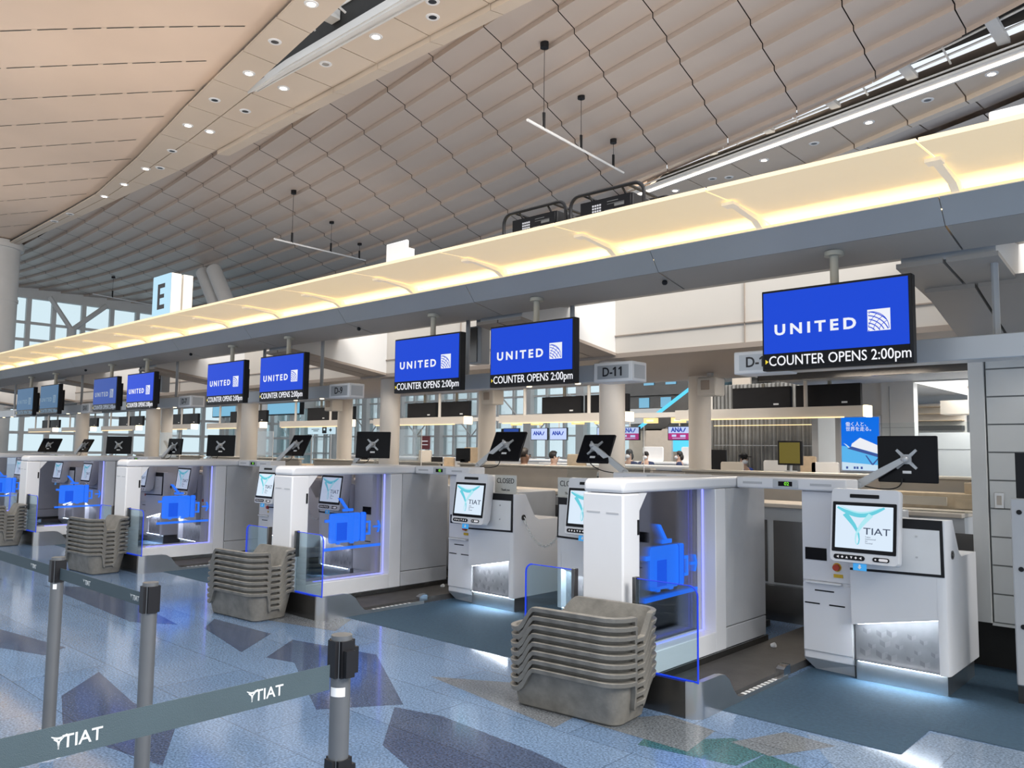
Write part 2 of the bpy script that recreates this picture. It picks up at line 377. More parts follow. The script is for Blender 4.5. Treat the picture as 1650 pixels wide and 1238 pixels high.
def make_roof():
    mb = MB()
    for c in range(-17, 11):
        for k in range(-9, 14):
            q = [latR(c+.007, k), latR(c+.993, k), latR(c+.993, k+1), latR(c+.007, k+1)]
            cx = sum(p[0] for p in q)/4; cy = sum(p[1] for p in q)/4
            if cy < 12.75 or cx < -62: continue
            if k > 3 and (latR(c+.5, k+1)[1]-latR(c+.5, k)[1] < .12): continue
            h = .13
            zz = [12.0, 12.0, 12+h, 12+h]
            # each plank bows slightly between its lower near edge and its higher far edge
            mid = [latR(c+.993, k+.5), latR(c+.007, k+.5)]
            v = [(*q[0], 12.0), (*q[1], 12.0), (*mid[0], 12.062), (*mid[1], 12.062), (*q[2], 12+h), (*q[3], 12+h)]
            mb.add(v, [(0, 1, 2, 3), (3, 2, 4, 5)])
            if k < 13:
                mb.add([(*q[3], 12+h), (*q[2], 12+h), (*q[2], 12.0), (*q[3], 12.0)], [(0, 1, 2, 3)])
    mb.cur = 1
    for c in range(-17, 11):
        for k in range(-9, 14):
            q = [latR(c, k), latR(c+1, k), latR(c+1, k+1), latR(c, k+1)]
            if sum(p[1] for p in q)/4 < 12.75 or q[0][0] < -62: continue
            mb.quad(*[(*p, 12.3) for p in q])
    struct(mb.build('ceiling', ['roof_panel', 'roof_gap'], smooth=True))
    mb = MB()
    for j in range(-16, 18):
        for m in range(-5, 13):
            q = [latL(j, m), latL(j+1, m), latL(j+1, m+1), latL(j, m+1)]
            cx = sum(p[0] for p in q)/4; cy = sum(p[1] for p in q)/4
            if cy > interp(YL, cx)+.5 or cx < -62: continue
            mb.cur = 0
            mb.add([(*q[0], 12.0), (*q[1], 12.0), (*q[2], 12.0), (*q[3], 12.0)], [(0, 1, 2, 3)])
            mb.cur = 1
            a, b = Vector(q[0]), Vector(q[1]); d = (b-a); e = (Vector(q[3])-a).normalized()*.05
            if cy < interp(YL, cx)-.15:
                for lo, hi in ((.02, .86),):
                    p0, p1 = a+d*lo, a+d*hi
                    z0, z1 = 11.985, 11.99
                    mb.quad((p0.x, p0.y, z0), (p1.x, p1.y, z1), (p1.x+e.x, p1.y+e.y, z1), (p0.x+e.x, p0.y+e.y, z0))
    mb.cur = 0; mb.quad((-62, -14, 12.05), (-8, -14, 12.05), (-8, 9.0, 12.05), (-20, 10.4, 12.05), (-46, 12.3, 12.05), (-62, 12.3, 12.05))
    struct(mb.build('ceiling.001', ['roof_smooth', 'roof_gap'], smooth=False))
    # flat strip between the shells
    mb = MB(); xs = [-46, -42, -38, -34.3, -31.4, -28.8, -25.8, -22.98, -20.78, -18.68, -16.6, -14.47, -12.35, -10.2, -8]
    def cell(f0, f1, a, b, z=11.8):
        g = .018
        p = [(a+g, f0(a)+g), (b-g, f0(b)+g), (b-g, f1(b)-g), (a+g, f1(a)-g)]
        mb.prism(p, z, z+.05, 'z')
    YC = [(-46, 12.5), (-34, 12.55), (-25.9, 11.94), (-20.76, 11.4)]
    for a, b in zip(xs, xs[1:]):
        l = lambda x: interp(YL, x); r = lambda x: interp(YR, x)
        if b < -20:
            cc = lambda x: interp(YC, x)
            cell(l, cc, a, b); cell(cc, r, a, b)
        else:
            cell(l, lambda x: interp(YS, x), a, b); cell(lambda x: 11.43, r, a, b)
    mb.cur = 1
    mb.prism([(-46, 12.3)]+[(x, interp(YL, x)+.05) for x in (-34.7, -28.7, -21.7)]+[(-20.7, 11.3), (-20.7, 12.75), (-46, 12.7)], 11.87, 11.9, 'z')
    mb.prism([(-20.75, 11.45), (-8, 11.45), (-8, 12.5), (-20.75, 12.75)], 11.87, 11.9, 'z')
    mb.prism([(-20.7, 10.3), (-15.6, 9.6), (-8, 8.5), (-8, 9.25), (-15, 10.35), (-20.7, 11.25)], 11.87, 11.9, 'z')
    mb.cur = 2
    for a, b in zip(xs, xs[1:]):
        if a < -28: continue
        ya, yb = interp(YR, a), interp(YR, b); g = .012
        lo = [(a+g, ya+.02, 11.84), (a+g, ya+.02, 11.66), (a+g, ya+.46, 11.74), (a+g, ya+.52, 12.05)]
        hi = [(b-g, yb+.02, 11.84), (b-g, yb+.02, 11.66), (b-g, yb+.46, 11.74), (b-g, yb+.52, 12.05)]
        mb.loft([lo, hi])
    struct(mb.build('ceiling.002', ['roof_strip', 'roof_gap', 'roof_strip'], smooth=False))
    # skylight slot in the strip
    mb = MB()
    mb.prism([(-20.78, 11.30), (-20.2, 11.36), (-8, 11.43), (-8, 11.02), (-18.5, 11.12)], 11.74, 11.95, 'z')
    mb.prism([(-20.4, 11.30), (-8, 11.12), (-8, 11.06), (-19.0, 11.16)], 11.68, 11.74, 'z')
    mb.prism([(-20.4, 11.38), (-8, 11.43), (-8, 11.36), (-19.5, 11.34)], 11.70, 11.74, 'z')
    for x in (-18.4, -17.2, -15.9, -14.6, -13.2, -11.8):
        mb.cyl((x, interp(YS, x), 12.5), (x, 11.15, 12.3), .03, 6)
    for x in (-16.55, -12.9):
        mb.prism([(x, interp(YS, x)-.1), (x+.35, interp(YS, x)-.1), (x+.35, 11.2), (x, 11.2)], 12.25, 12.5, 'z')
    mb.cur = 1
    mb.box(-20, -8, 11.22, 11.26, 11.9, 12.6)
    mb.cur = 0
    mb.box(-20, -8, 11.18, 11.2, 12.58, 12.66)
    struct(mb.build('trim_1', ['white_paint', 'dark_void'], smooth=False))
    # second slot with the line light, its soffit and the shell beyond
    LL = lambda x: 26.21-.2307*(x+17.28)
    UE = [(-18.5, 26.4), (-17.4, 26.05), (-11.66, 24.32), (-7.46, 22.98), (-5.29, 22.0), (-3.34, 20.98), (4, 17.6)]
    LE = [(-19, 28.6), (-13.34, 27.72), (-11.43, 27.45), (-9.22, 26.54), (-7.21, 25.6), (-5.46, 24.9), (-3.89, 24.15), (4, 20.6)]
    mb = MB(); x0, x1 = -17.6, 4
    def band(o0, o1, z0, z1, a=x0, b=x1):
        mb.prism([(a, LL(a)+o0), (b, LL(b)+o0), (b, LL(b)+o1), (a, LL(a)+o1)], z0, z1, 'z')
    band(-.34, -.07, 11.77, 11.84); band(.07, .16, 11.74, 12.0); band(-.44, -.38, 11.88, 11.91)
    for k in range(18):
        x = -17+k*1.16
        if k % 2: mb.prism([(x, interp(UE, x)), (x+.28, interp(UE, x+.28)), (x+.28, LL(x)-.3), (x, LL(x)-.3)], 12.08, 12.2, 'z')
        else: mb.cyl((x, interp(UE, x), 12.3), (x, LL(x)-.3, 12.1), .03, 6)
    for t in (.25, .6):
        mb.tube([(x, interp(UE, x)*(1-t)+LL(x)*t, 12.22) for x in (-17, -12, -8, -5, -2, 3)], .035, 5)
    mb.cur = 1
    mb.quad((x0, LL(x0)-.1, 12.6), (x1, LL(x1)-.1, 12.6), (x1, interp(UE, x1)-.4, 12.6), (x0, interp(UE, x0)-.4, 12.6))
    struct(mb.build('trim_2', ['white_paint', 'dark_void'], smooth=False))
    mb = MB(); xs = [-19.1, -17.06, -14.98, -13.0, -11.0, -9.1, -7.2, -5.45, -3.6, -1.8, 0, 2, 4]
    for a, b in zip(xs, xs[1:]):
        g = .02
        mb.prism([(a+g, LL(a)+.17), (b-g, LL(b)+.17), (b-g, interp(LE, b)), (a+g, interp(LE, a))], 11.8, 11.86, 'z')
        la, lb = interp(LE, a), interp(LE, b)
        mb.loft([[(a+g, la, 11.84), (a+g, la, 11.66), (a+g, la+.5, 11.74), (a+g, la+.6, 12.2)], [(b-g, lb, 11.84), (b-g, lb, 11.66), (b-g, lb+.5, 11.74), (b-g, lb+.6, 12.2)]])
    mb.cur = 1
    for k in range(6):
        for a, b in zip(xs, xs[1:]):
            la, lb = interp(LE, a)+.6+k*1.6, interp(LE, b)+.6+k*1.6
            mb.quad((a+.02, la, 12.0), (b-.02, lb, 12.0), (b-.02, lb+1.6, 12.17), (a+.02, la+1.6, 12.17))
    mb.quad((-19.1, 27, 12.35), (4, 21, 12.35), (4, 34, 12.35), (-19.1, 40, 12.35))
    mb.cur = 2
    mb.prism([(-19.1, LL(-19.1)+.2), (4, LL(4)+.2), (4, 21), (-19.1, 29)], 11.88, 11.9, 'z')
    struct(mb.build('ceiling.003', ['roof_strip', 'roof_panel', 'roof_gap'], smooth=False))
    mb = MB(); mb.prism([(x0, LL(x0)-.06), (x1, LL(x1)-.06), (x1, LL(x1)+.06), (x0, LL(x0)+.06)], 11.74, 11.8, 'z')
    tag(mb.build('line_light', 'line_light', smooth=False), 'long glowing line light running along the roof slot at upper right', 'light')
make_roof()

# ---------------------------------------------------------------- small fittings in the roof
def make_downlights():
    mb = MB(); mb.loft([[(.17*math.cos(t), .17*math.sin(t), 0) for t in [2*PI*i/18 for i in range(18)]], [(.15*math.cos(t), .15*math.sin(t), -.02) for t in [2*PI*i/18 for i in range(18)]],
             [(.10*math.cos(t), .10*math.sin(t), -.02) for t in [2*PI*i/18 for i in range(18)]], [(.10*math.cos(t), .10*math.sin(t), 0) for t in [2*PI*i/18 for i in range(18)]]], False, False)
    ring = mb.mesh('ring', 'white_bright')
    mb = MB(); mb.cyl((0, 0, -.012), (0, 0, -.004), .10, 16); lens = mb.mesh('lens', 'down_light')
    mb = MB(); mb.cyl((0, 0, -.012), (0, 0, -.004), .10, 16); grille = mb.mesh('grille', 'steel_dark')
    lit = [(-15.44, 9.88, 'nearest the top edge, left of the skylight slot'), (-15.49, 11.78, 'nearest the top edge, right of the skylight slot'),
           (-19.77, 11.84, 'just right of the tip of the skylight slot'), (-19.69, 10.72, 'just left of the tip of the skylight slot'),
           (-24.38, 11.99, 'right one of the pair beyond the slot tip'), (-24.44, 11.29, 'left one of the pair beyond the slot tip'),
           (-29.53, 12.14, 'fourth from the far end of the left roof strip'), (-31.97, 12.35, 'third from the far end of the left roof strip'), (-34.18, 12.45, 'flaring brightest near the far end of the left strip'),
           (-16.01, 26.8, 'leftmost beside the long line light'), (-11.96, 25.93, 'second from left beside the long line light'), (-8.12, 24.97, 'third from left beside the long line light'), (-4.58, 23.83, 'rightmost beside the long line light')]
    for i, (x, y, d) in enumerate(lit):
        t = thing('downlight', 'lit warm ceiling downlight '+d, 'light', (x, y, 11.8), group='lit downlights in the roof strips')
        link('ring', ring, t); link('lens', lens, t)
    off = [(-17.62, 10.26, 'left of the skylight slot near the top'), (-17.64, 11.79, 'between the two bright lights right of the slot'), (-22.01, 10.93, 'just below the slot tip, left one'),
           (-22.04, 11.93, 'just below the slot tip, right one'), (-27.01, 11.96, 'between the paired lights and the narrow far strip'), (-29.03, 12.45, 'beside the fourth light from the far end'),
           (-13.26, 11.65, 'larger one at the top edge'), (-13.75, 12.1, 'smaller one at the top edge'), (-39.8, 12.4, 'farthest along the left strip'), (-38.0, 12.45, 'second farthest along the left strip'),
           (-14.25, 26.5, 'left one of the close pair beside the line light'), (-13.71, 26.75, 'right one of the close pair beside the line light'), (-10.05, 25.55, 'midway along the line light'), (-6.32, 24.44, 'near the right end of the line light')]
    for x, y, d in off:
        t = thing('ceiling_speaker', 'unlit round ceiling fitting '+d, 'ceiling fitting', (x, y, 11.8), group='round ceiling fittings in the roof strips')
        link('ring', ring, t); link('grille', grille, t)
make_downlights()
def make_pendants():
    for (a, b, hs, d) in (((-12.5, 14.11, 9.59), (-15.75, 22.9, 11.4), ((-12.94, 15.18), (-14.08, 18.18), (-15.3, 21.6)), 'nearest, before the ceiling right of centre'),
                          ((-27.4, 16.26, 9.65), (-33.5, 25.2, 11.4), ((-28.48, 17.6), (-30.97, 21.15), (-33.0, 24.4)), 'middle, above the white panel on the canopy'),
                          ((-51.2, 18.3, 10.75), (-52.6, 24.2, 10.75), ((-51.5, 19.55), (-52.3, 22.95)), 'farthest, just left of the lettered sign box')):
        A, B = Vector(a), Vector(b)
        t = thing('pendant_light', 'thin white rod pendant lamp on black hangers, '+d, 'pendant light', a, group='rod pendants under the roof')
        m = MB(); m.cyl((0, 0, 0), B-A, .035, 8); m.build('rod', 'white_bright', t)
        for x, y in hs:
            u = (y-A.y)/(B.y-A.y); z = (B.z-A.z)*u; x0 = (B.x-A.x)*u; y0 = y-A.y; top = 12.0-A.z
            m = MB(); m.cyl((x0, y0, z), (x0, y0, min(z+.42, top)), .045, 8); h = m.build('hanger', 'black_plastic', t)
            m = MB(); m.cyl((x0, y0, z+.1), (x0, y0, top), .008, 5); m.build('cable', 'black_plastic', h)
            m = MB(); m.cyl((x0, y0, top-.05), (x0, y0, top+.12), .11, 12); m.build('ceiling_rose', 'black_plastic', h)
make_pendants()

# ---------------------------------------------------------------- canopy over the counters
def make_canopy():
    t = thing('counter_canopy', 'long grey canopy with glowing cream visor running over the check-in counters', 'canopy', (0, 5, 3))
    Y, Z = 5., 3.
    fas = [(5.0, 3.095), (5.12, 2.95), (5.16, 2.97), (5.04, 3.10)]
    sof = [(5.125, 2.95), (5.5, 2.88), (5.56, 2.9), (5.56, 2.96), (5.16, 2.985)]
    lo = lambda pl: [(y-Y, z-Z) for y, z in pl]
    x = -1.25+2*1.9552
    a = x
    while a > -26:
        b = a-1.9552
        MB().prism(lo(fas), b+.003, a-.003).build('fascia_panel', 'gantry_grey', t, smooth=False)
        MB().prism(lo(sof), b+.006, a-.006).build('soffit_panel', 'gantry_under', t, smooth=False)
        a = b
    xe = a
    MB().box(xe, x, .06, .11, .035, .055).build('light_strip', 'trough_light', t, smooth=False)
    MB().prism(lo([(5.02, 3.085), (5.128, 2.955), (5.15, 2.975), (5.045, 3.09)]), xe, x).build('liner', 'gantry_under', t, smooth=False)
    MB().prism(lo([(5.03, 3.095), (5.02, 3.115), (5.0, 3.115), (4.985, 3.095)]), xe, x).build('lip', 'cream_baked_glow', t, smooth=False)
    prof = [(5.36, 2.99), (5.345, 3.09), (5.28, 3.14), (5.10, 3.172), (4.85, 3.185), (4.55, 3.187), (4.27, 3.175)]
    poly = lo(prof)+lo([(y, z+.03) for y, z in prof[::-1]])
    a = -1.16+1.18*3
    while a > -26:
        b = a-1.18
        m = MB()
        n = len(prof)
        lp = lo(prof); up = lo([(y, z+.025) for y, z in prof])
        for k in range(n-1):
            m.prism([lp[k], lp[k+1], up[k+1], up[k]], b+.007, a-.007)
        m.build('diffuser_panel', 'diffuser', t)
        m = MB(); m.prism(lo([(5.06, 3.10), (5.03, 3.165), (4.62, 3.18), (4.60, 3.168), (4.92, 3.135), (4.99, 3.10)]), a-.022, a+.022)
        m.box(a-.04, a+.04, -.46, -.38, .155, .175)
        m.build('bracket', 'cream_baked_glow', t, smooth=False)
        a = b
    MB().prism(lo([(5.32, 2.97), (5.5, 2.96), (6.3, 3.05), (6.3, 3.2), (5.32, 3.22)]), xe, x).build('service_duct', 'gantry_under', t, smooth=False)
    for sx, sy in ((-3.25, 5.28), (-7.1, 5.28), (-11.0, 5.28), (-14.9, 5.28)):
        m = MB(); m.ball((sx, sy-Y, 2.905-Z), .022, 10, 6); m.build('dome_sensor', 'black_plastic', t)
make_canopy()

# ---------------------------------------------------------------- bulkheads, beams, walls
def make_upper():
    mb = MB()
    mb.box(-26, 6, 7.12, 7.3, 2.66, 4.2)
    mb.cur = 1
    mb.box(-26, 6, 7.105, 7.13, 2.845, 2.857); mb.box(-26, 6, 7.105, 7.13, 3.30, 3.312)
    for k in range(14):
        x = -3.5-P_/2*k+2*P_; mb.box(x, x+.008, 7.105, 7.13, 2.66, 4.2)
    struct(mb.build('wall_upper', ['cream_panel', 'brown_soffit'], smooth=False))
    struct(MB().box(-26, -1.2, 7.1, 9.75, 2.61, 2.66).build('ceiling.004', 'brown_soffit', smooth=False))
    n = 3
    for k in range(-1, 6):
        x0 = -5.55-P_*k; x1 = x0+.55
        mb = MB()
        mb.prism([(5.6, 2.86), (7.12, 2.67), (7.12, 3.5), (5.6, 3.4)], x0, x1)
        mb.cur = 1
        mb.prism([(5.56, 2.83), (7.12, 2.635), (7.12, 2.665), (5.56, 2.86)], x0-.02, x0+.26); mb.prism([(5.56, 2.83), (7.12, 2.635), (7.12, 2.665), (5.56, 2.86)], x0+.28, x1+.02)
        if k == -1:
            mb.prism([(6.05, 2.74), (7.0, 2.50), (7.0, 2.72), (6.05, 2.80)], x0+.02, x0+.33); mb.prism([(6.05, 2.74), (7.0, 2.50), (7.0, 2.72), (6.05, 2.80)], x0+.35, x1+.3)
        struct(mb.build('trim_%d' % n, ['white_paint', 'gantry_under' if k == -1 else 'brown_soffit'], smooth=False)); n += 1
make_upper()
def make_right_wall():
    mb = MB(); mb.box(-1.47, 6, 7.06, 7.12, .36, 2.66)
    mb.cur = 1; mb.box(-1.47, 6, 7.02, 7.061, .36, 2.66); mb.cur = 0
    mb.box(-1.58, -1.475, 6.98, 7.12, .36, 2.66)
    z = .37
    while z < 2.64:
        mb.box(-1.462, 6, 7.0, 7.03, z, min(z+.2, 2.66)); z += .212
    mb.box(-1.475, 6, 7.0, 7.12, .34, .36)
    struct(mb.build('wall_right', ['wallboard', 'wallboard_groove'], smooth=False))
    struct(MB().box(-1.9, 6, 7.15, 7.25, 0, .36).build('baseboard_right', 'dark_void', smooth=False))
    struct(MB().box(-1.3, 6, 7.1, 7.14, 0, .34).build('baseboard_front', 'beige_lam', smooth=False))
    # room to the right behind the counter
    mb = MB()
    mb.box(-4.6, -3.46, 12.3, 12.4, 0, 2.66); mb.box(-7, 3, 17.6, 17.7, 0, 2.9); mb.box(-5.0, -4.9, 12.4, 17.6, 0, 2.9)
    mb.box(-3.9, -3.46, 12.22, 12.3, 0, 2.66)
    mb.cur = 1; mb.box(-3.79, -3.784, 12.21, 12.22, 0, 2.6); mb.box(-3.895, -3.46, 12.21, 12.22, 2.0, 2.006)
    struct(mb.build('wall_back', ['white_paint', 'wallboard_groove'], smooth=False))
    struct(MB().box(-5.0, 3, 9.75, 17.7, 2.66, 2.75).build('ceiling.005', 'white_paint', smooth=False))
    struct(MB().box(-4.6, -1.55, 9.7, 9.78, 2.53, 2.66).build('trim_20', 'steel_dark', smooth=False))
    area_light('ceiling_panel_glow', (-2.6, 13.6, 2.6), 1.2, 90, (1., 1., .97), size_y=3.0)
    t = thing('ceiling_panel_light', 'large bright rectangular ceiling panel light in the white room at right', 'light', (-2.6, 12.2, 2.655))
    MB().box(-.85, .9, .05, 3.4, -.02, .0).build('diffuser', 'panel_white', t, smooth=False)
    MB().box(-.89, .94, 0.0, 3.45, -.012, .003).build('frame', 'white_paint', t, smooth=False)
    m = MB(); m.box(-3.62, -1.9, 13.0, 13.5, 0, 1.95); m.cur = 1; m.box(-3.62, -1.9, 12.996, 13.0, 1.70, 1.71)
    tag(m.build('white_partition', ['white_bright', 'wallboard_groove'], smooth=False), 'tall white partition in the bright room behind the nearest monitor', 'partition')
    tag(MB().box(-3.32, -1.9, 13.0, 13.5, 2.22, 2.42).build('hanging_box', 'beige_lam', smooth=False), 'pale beige box hanging under the ceiling of the bright room', 'cabinet')
    MB().box(-3.0, -2.9, 13.2, 13.3, 2.42, 2.66).build('mount', 'beige_lam', bpy.data.objects['hanging_box'], smooth=False); MB().box(-2.3, -2.2, 13.2, 13.3, 2.42, 2.66).build('mount', 'beige_lam', bpy.data.objects['hanging_box'], smooth=False)
    t = thing('shelf_unit', 'open display shelf with pink lit shelves inside the bright room', 'shelf', (-3.95, 15.0, 0))
    MB().box(-.35, .45, .15, .29, 0, 2.5).build('back_panel', 'cream_panel', t, smooth=False)
    for z in (2.2, 2.32, 2.44): MB().box(-.35, .45, -.05, .15, z, z+.015).build('shelf_board', 'beige_wood', t, smooth=False)
    MB().box(-.35, .45, -.06, .15, 2.04, 2.12).build('plinth', 'steel_dark', t, smooth=False)
    t = thing('wall_socket', 'small grey metal socket plate on the grooved wall at right', 'socket', (-1.40, 7.0, 1.275))
    MB().box(-.033, .033, -.012, .0, -.06, .06).build('plate', 'steel', t, bevel=.004)
    MB().box(-.016, .016, -.016, -.011, -.035, .035).build('outlet', 'beige_lam', t, smooth=False)
    t = thing('grey_cabinet', 'grey panel cabinet with black round holes at the right edge', 'cabinet', (-.85, 6.25, 0))
    MB().box(-.33, .6, -.05, .3, .12, 1.33).build('body', 'grey_shell', t, bevel=.01)
    for z in (1.24, .87, .5):
        m = MB(); m.cyl((-.28, -.056, z), (-.28, -.045, z), .016, 12); m.build('hole', 'black_plastic', t)
    MB().box(-.33, .6, -.02, .3, 0, .12).build('plinth', 'steel_dark', t, smooth=False)
    t = thing('notice_board', 'white notice board with black edge strip standing on the grey cabinet', 'sign', (-.85, 6.25, 1.331))
    MB().box(-.24, .5, 0, .02, 0, .3).build('board', 'sticker_white', t, smooth=False)
    MB().box(-.30, -.24, -.01, .03, 0, .3).build('edge_strip', 'black_plastic', t, smooth=False)
make_right_wall()

# glazed walls, far end and beyond the second island
def make_glazing():
    mb = MB(); fr = MB()
    x = -60
    for k, y in enumerate((5, 7, 9, 11, 13, 14.6, 16.2, 17.45, 19.0, 20.9, 22.8, 24.6, 26.4, 28.2, 30, 32, 34, 36, 38)):
        fr.box(x-.15, x+.15, y-.14, y+.14, 0, 11.9)
    for z in (1.1, 2.4, 3.6, 8.6, 9.75, 11.5): fr.box(x-.08, x+.08, 4, 40, z-.09, z+.09)
    fr.box(x-.3, x+.3, 4, 40, 5.0, 6.6); fr.box(x-.2, x+.2, 4, 40, 11.4, 12.6)
    fr.cyl((x+.6, 18.5, 11.6), (x+.6, 20.0, 9.5), .17, 8); fr.cyl((x+.6, 22.2, 11.5), (x+.6, 20.0, 9.5), .17, 8); fr.cyl((x+.6, 20.0, 9.6), (x+.6, 20.0, 5), .3, 10)
    mb.box(x-.02, x+.02, 4, 40, 0, 11.5)
    w = struct(mb.build('window_1', 'hall_glass', smooth=False))
    fr.build('window_frame', 'white_paint', w, smooth=False)
    # glass screen wall behind the second island
    mb = MB(); fr = MB(); y = 40
    mb.box(-75, -20, y-.02, y+.02, .3, 9)
    for k in range(38):
        xx = -74+1.45*k; fr.box(xx-.07, xx+.07, y-.16, y+.16, 0, 9)
        if k % 3 == 0: fr.box(xx-.3, xx+.3, y-.4, y+.3, 0, 9)
    for z in (1.2, 2.6, 4.0, 5.2, 6.4, 7.8): fr.box(-75, -20, y-.09, y+.09, z-.06, z+.06)
    for k in range(9):
        xx = -72+5.8*k; fr.cyl((xx, y-.3, 5.2), (xx+2.9, y-.3, 2.6), .05, 6); fr.cyl((xx+5.8, y-.3, 5.2), (xx+2.9, y-.3, 2.6), .05, 6)
    w = struct(mb.build('window_2', 'hall_glass', smooth=False)); fr.build('window_frame', 'white_paint', w, smooth=False)
    # solid upper wall above that glass and the side of the hall behind the ANA desks
    struct(MB().box(-75, -20, 39.8, 40.4, 9, 12.3).build('wall_far', 'white_paint', smooth=False))
    mb = MB(); mb.box(-16.6, 6, 24.5, 24.8, 0, 2.62); mb.cur = 1
    for k in range(14): mb.box(-16+k*1.6, -15.98+k*1.6, 24.48, 24.5, 0, 2.62)
    struct(mb.build('wall_front', ['beige_lam', 'wallboard_groove'], smooth=False))
make_glazing()
# ---------------------------------------------------------------- check-in units
BAY = ['the bay with the cut-off D-1 sign', 'the D-11 bay', 'the D-9 bay', 'the D-7 bay', 'the D-5 bay']
ARCH = ['the nearest white arch', 'the second white arch from the right', 'the third white arch from the right', 'the fourth white arch from the right', 'the white arch at the far left edge']

def tiat_logo(parent, w, y, cm='kiosk_cyan', cm2='kiosk_cyan_pale', ink='kiosk_ink'):
    # ribbon mark: a bowl-shaped band on top whose two strands cross and loop at the foot
    m = MB()
    ribbon(m, [(-.36+.72*t, .33-.14*math.sin(PI*t)+.02*t) for t in [i/16 for i in range(17)]], [.035+.05*math.sin(PI*i/16) for i in range(17)], y)
    def strand(sg):
        pts = [(sg*.20, .215), (sg*.13, .12), (sg*.06, .02), (sg*.015, -.07), (-sg*.018, -.15), (-sg*.03, -.24), (-sg*.02, -.31), (0, -.335)]
        return [(a-.04, b) for a, b in pts], [.085, .075, .062, .046, .03, .02, .018, .018]
    p, q = strand(-1); ribbon(m, p, q, y-.0004)
    m.cur = 1
    p, q = strand(1); ribbon(m, p, q, y-.0008)
    ribbon(m, [(-.30+.6*t, .345-.10*math.sin(PI*t)) for t in [i/12 for i in range(13)]], [.012+.018*math.sin(PI*i/12) for i in range(13)], y-.0008)
    o = m.build('logo', [cm, cm2], parent, smooth=False); o.scale = (w*1.2, 1, w*1.03); return o

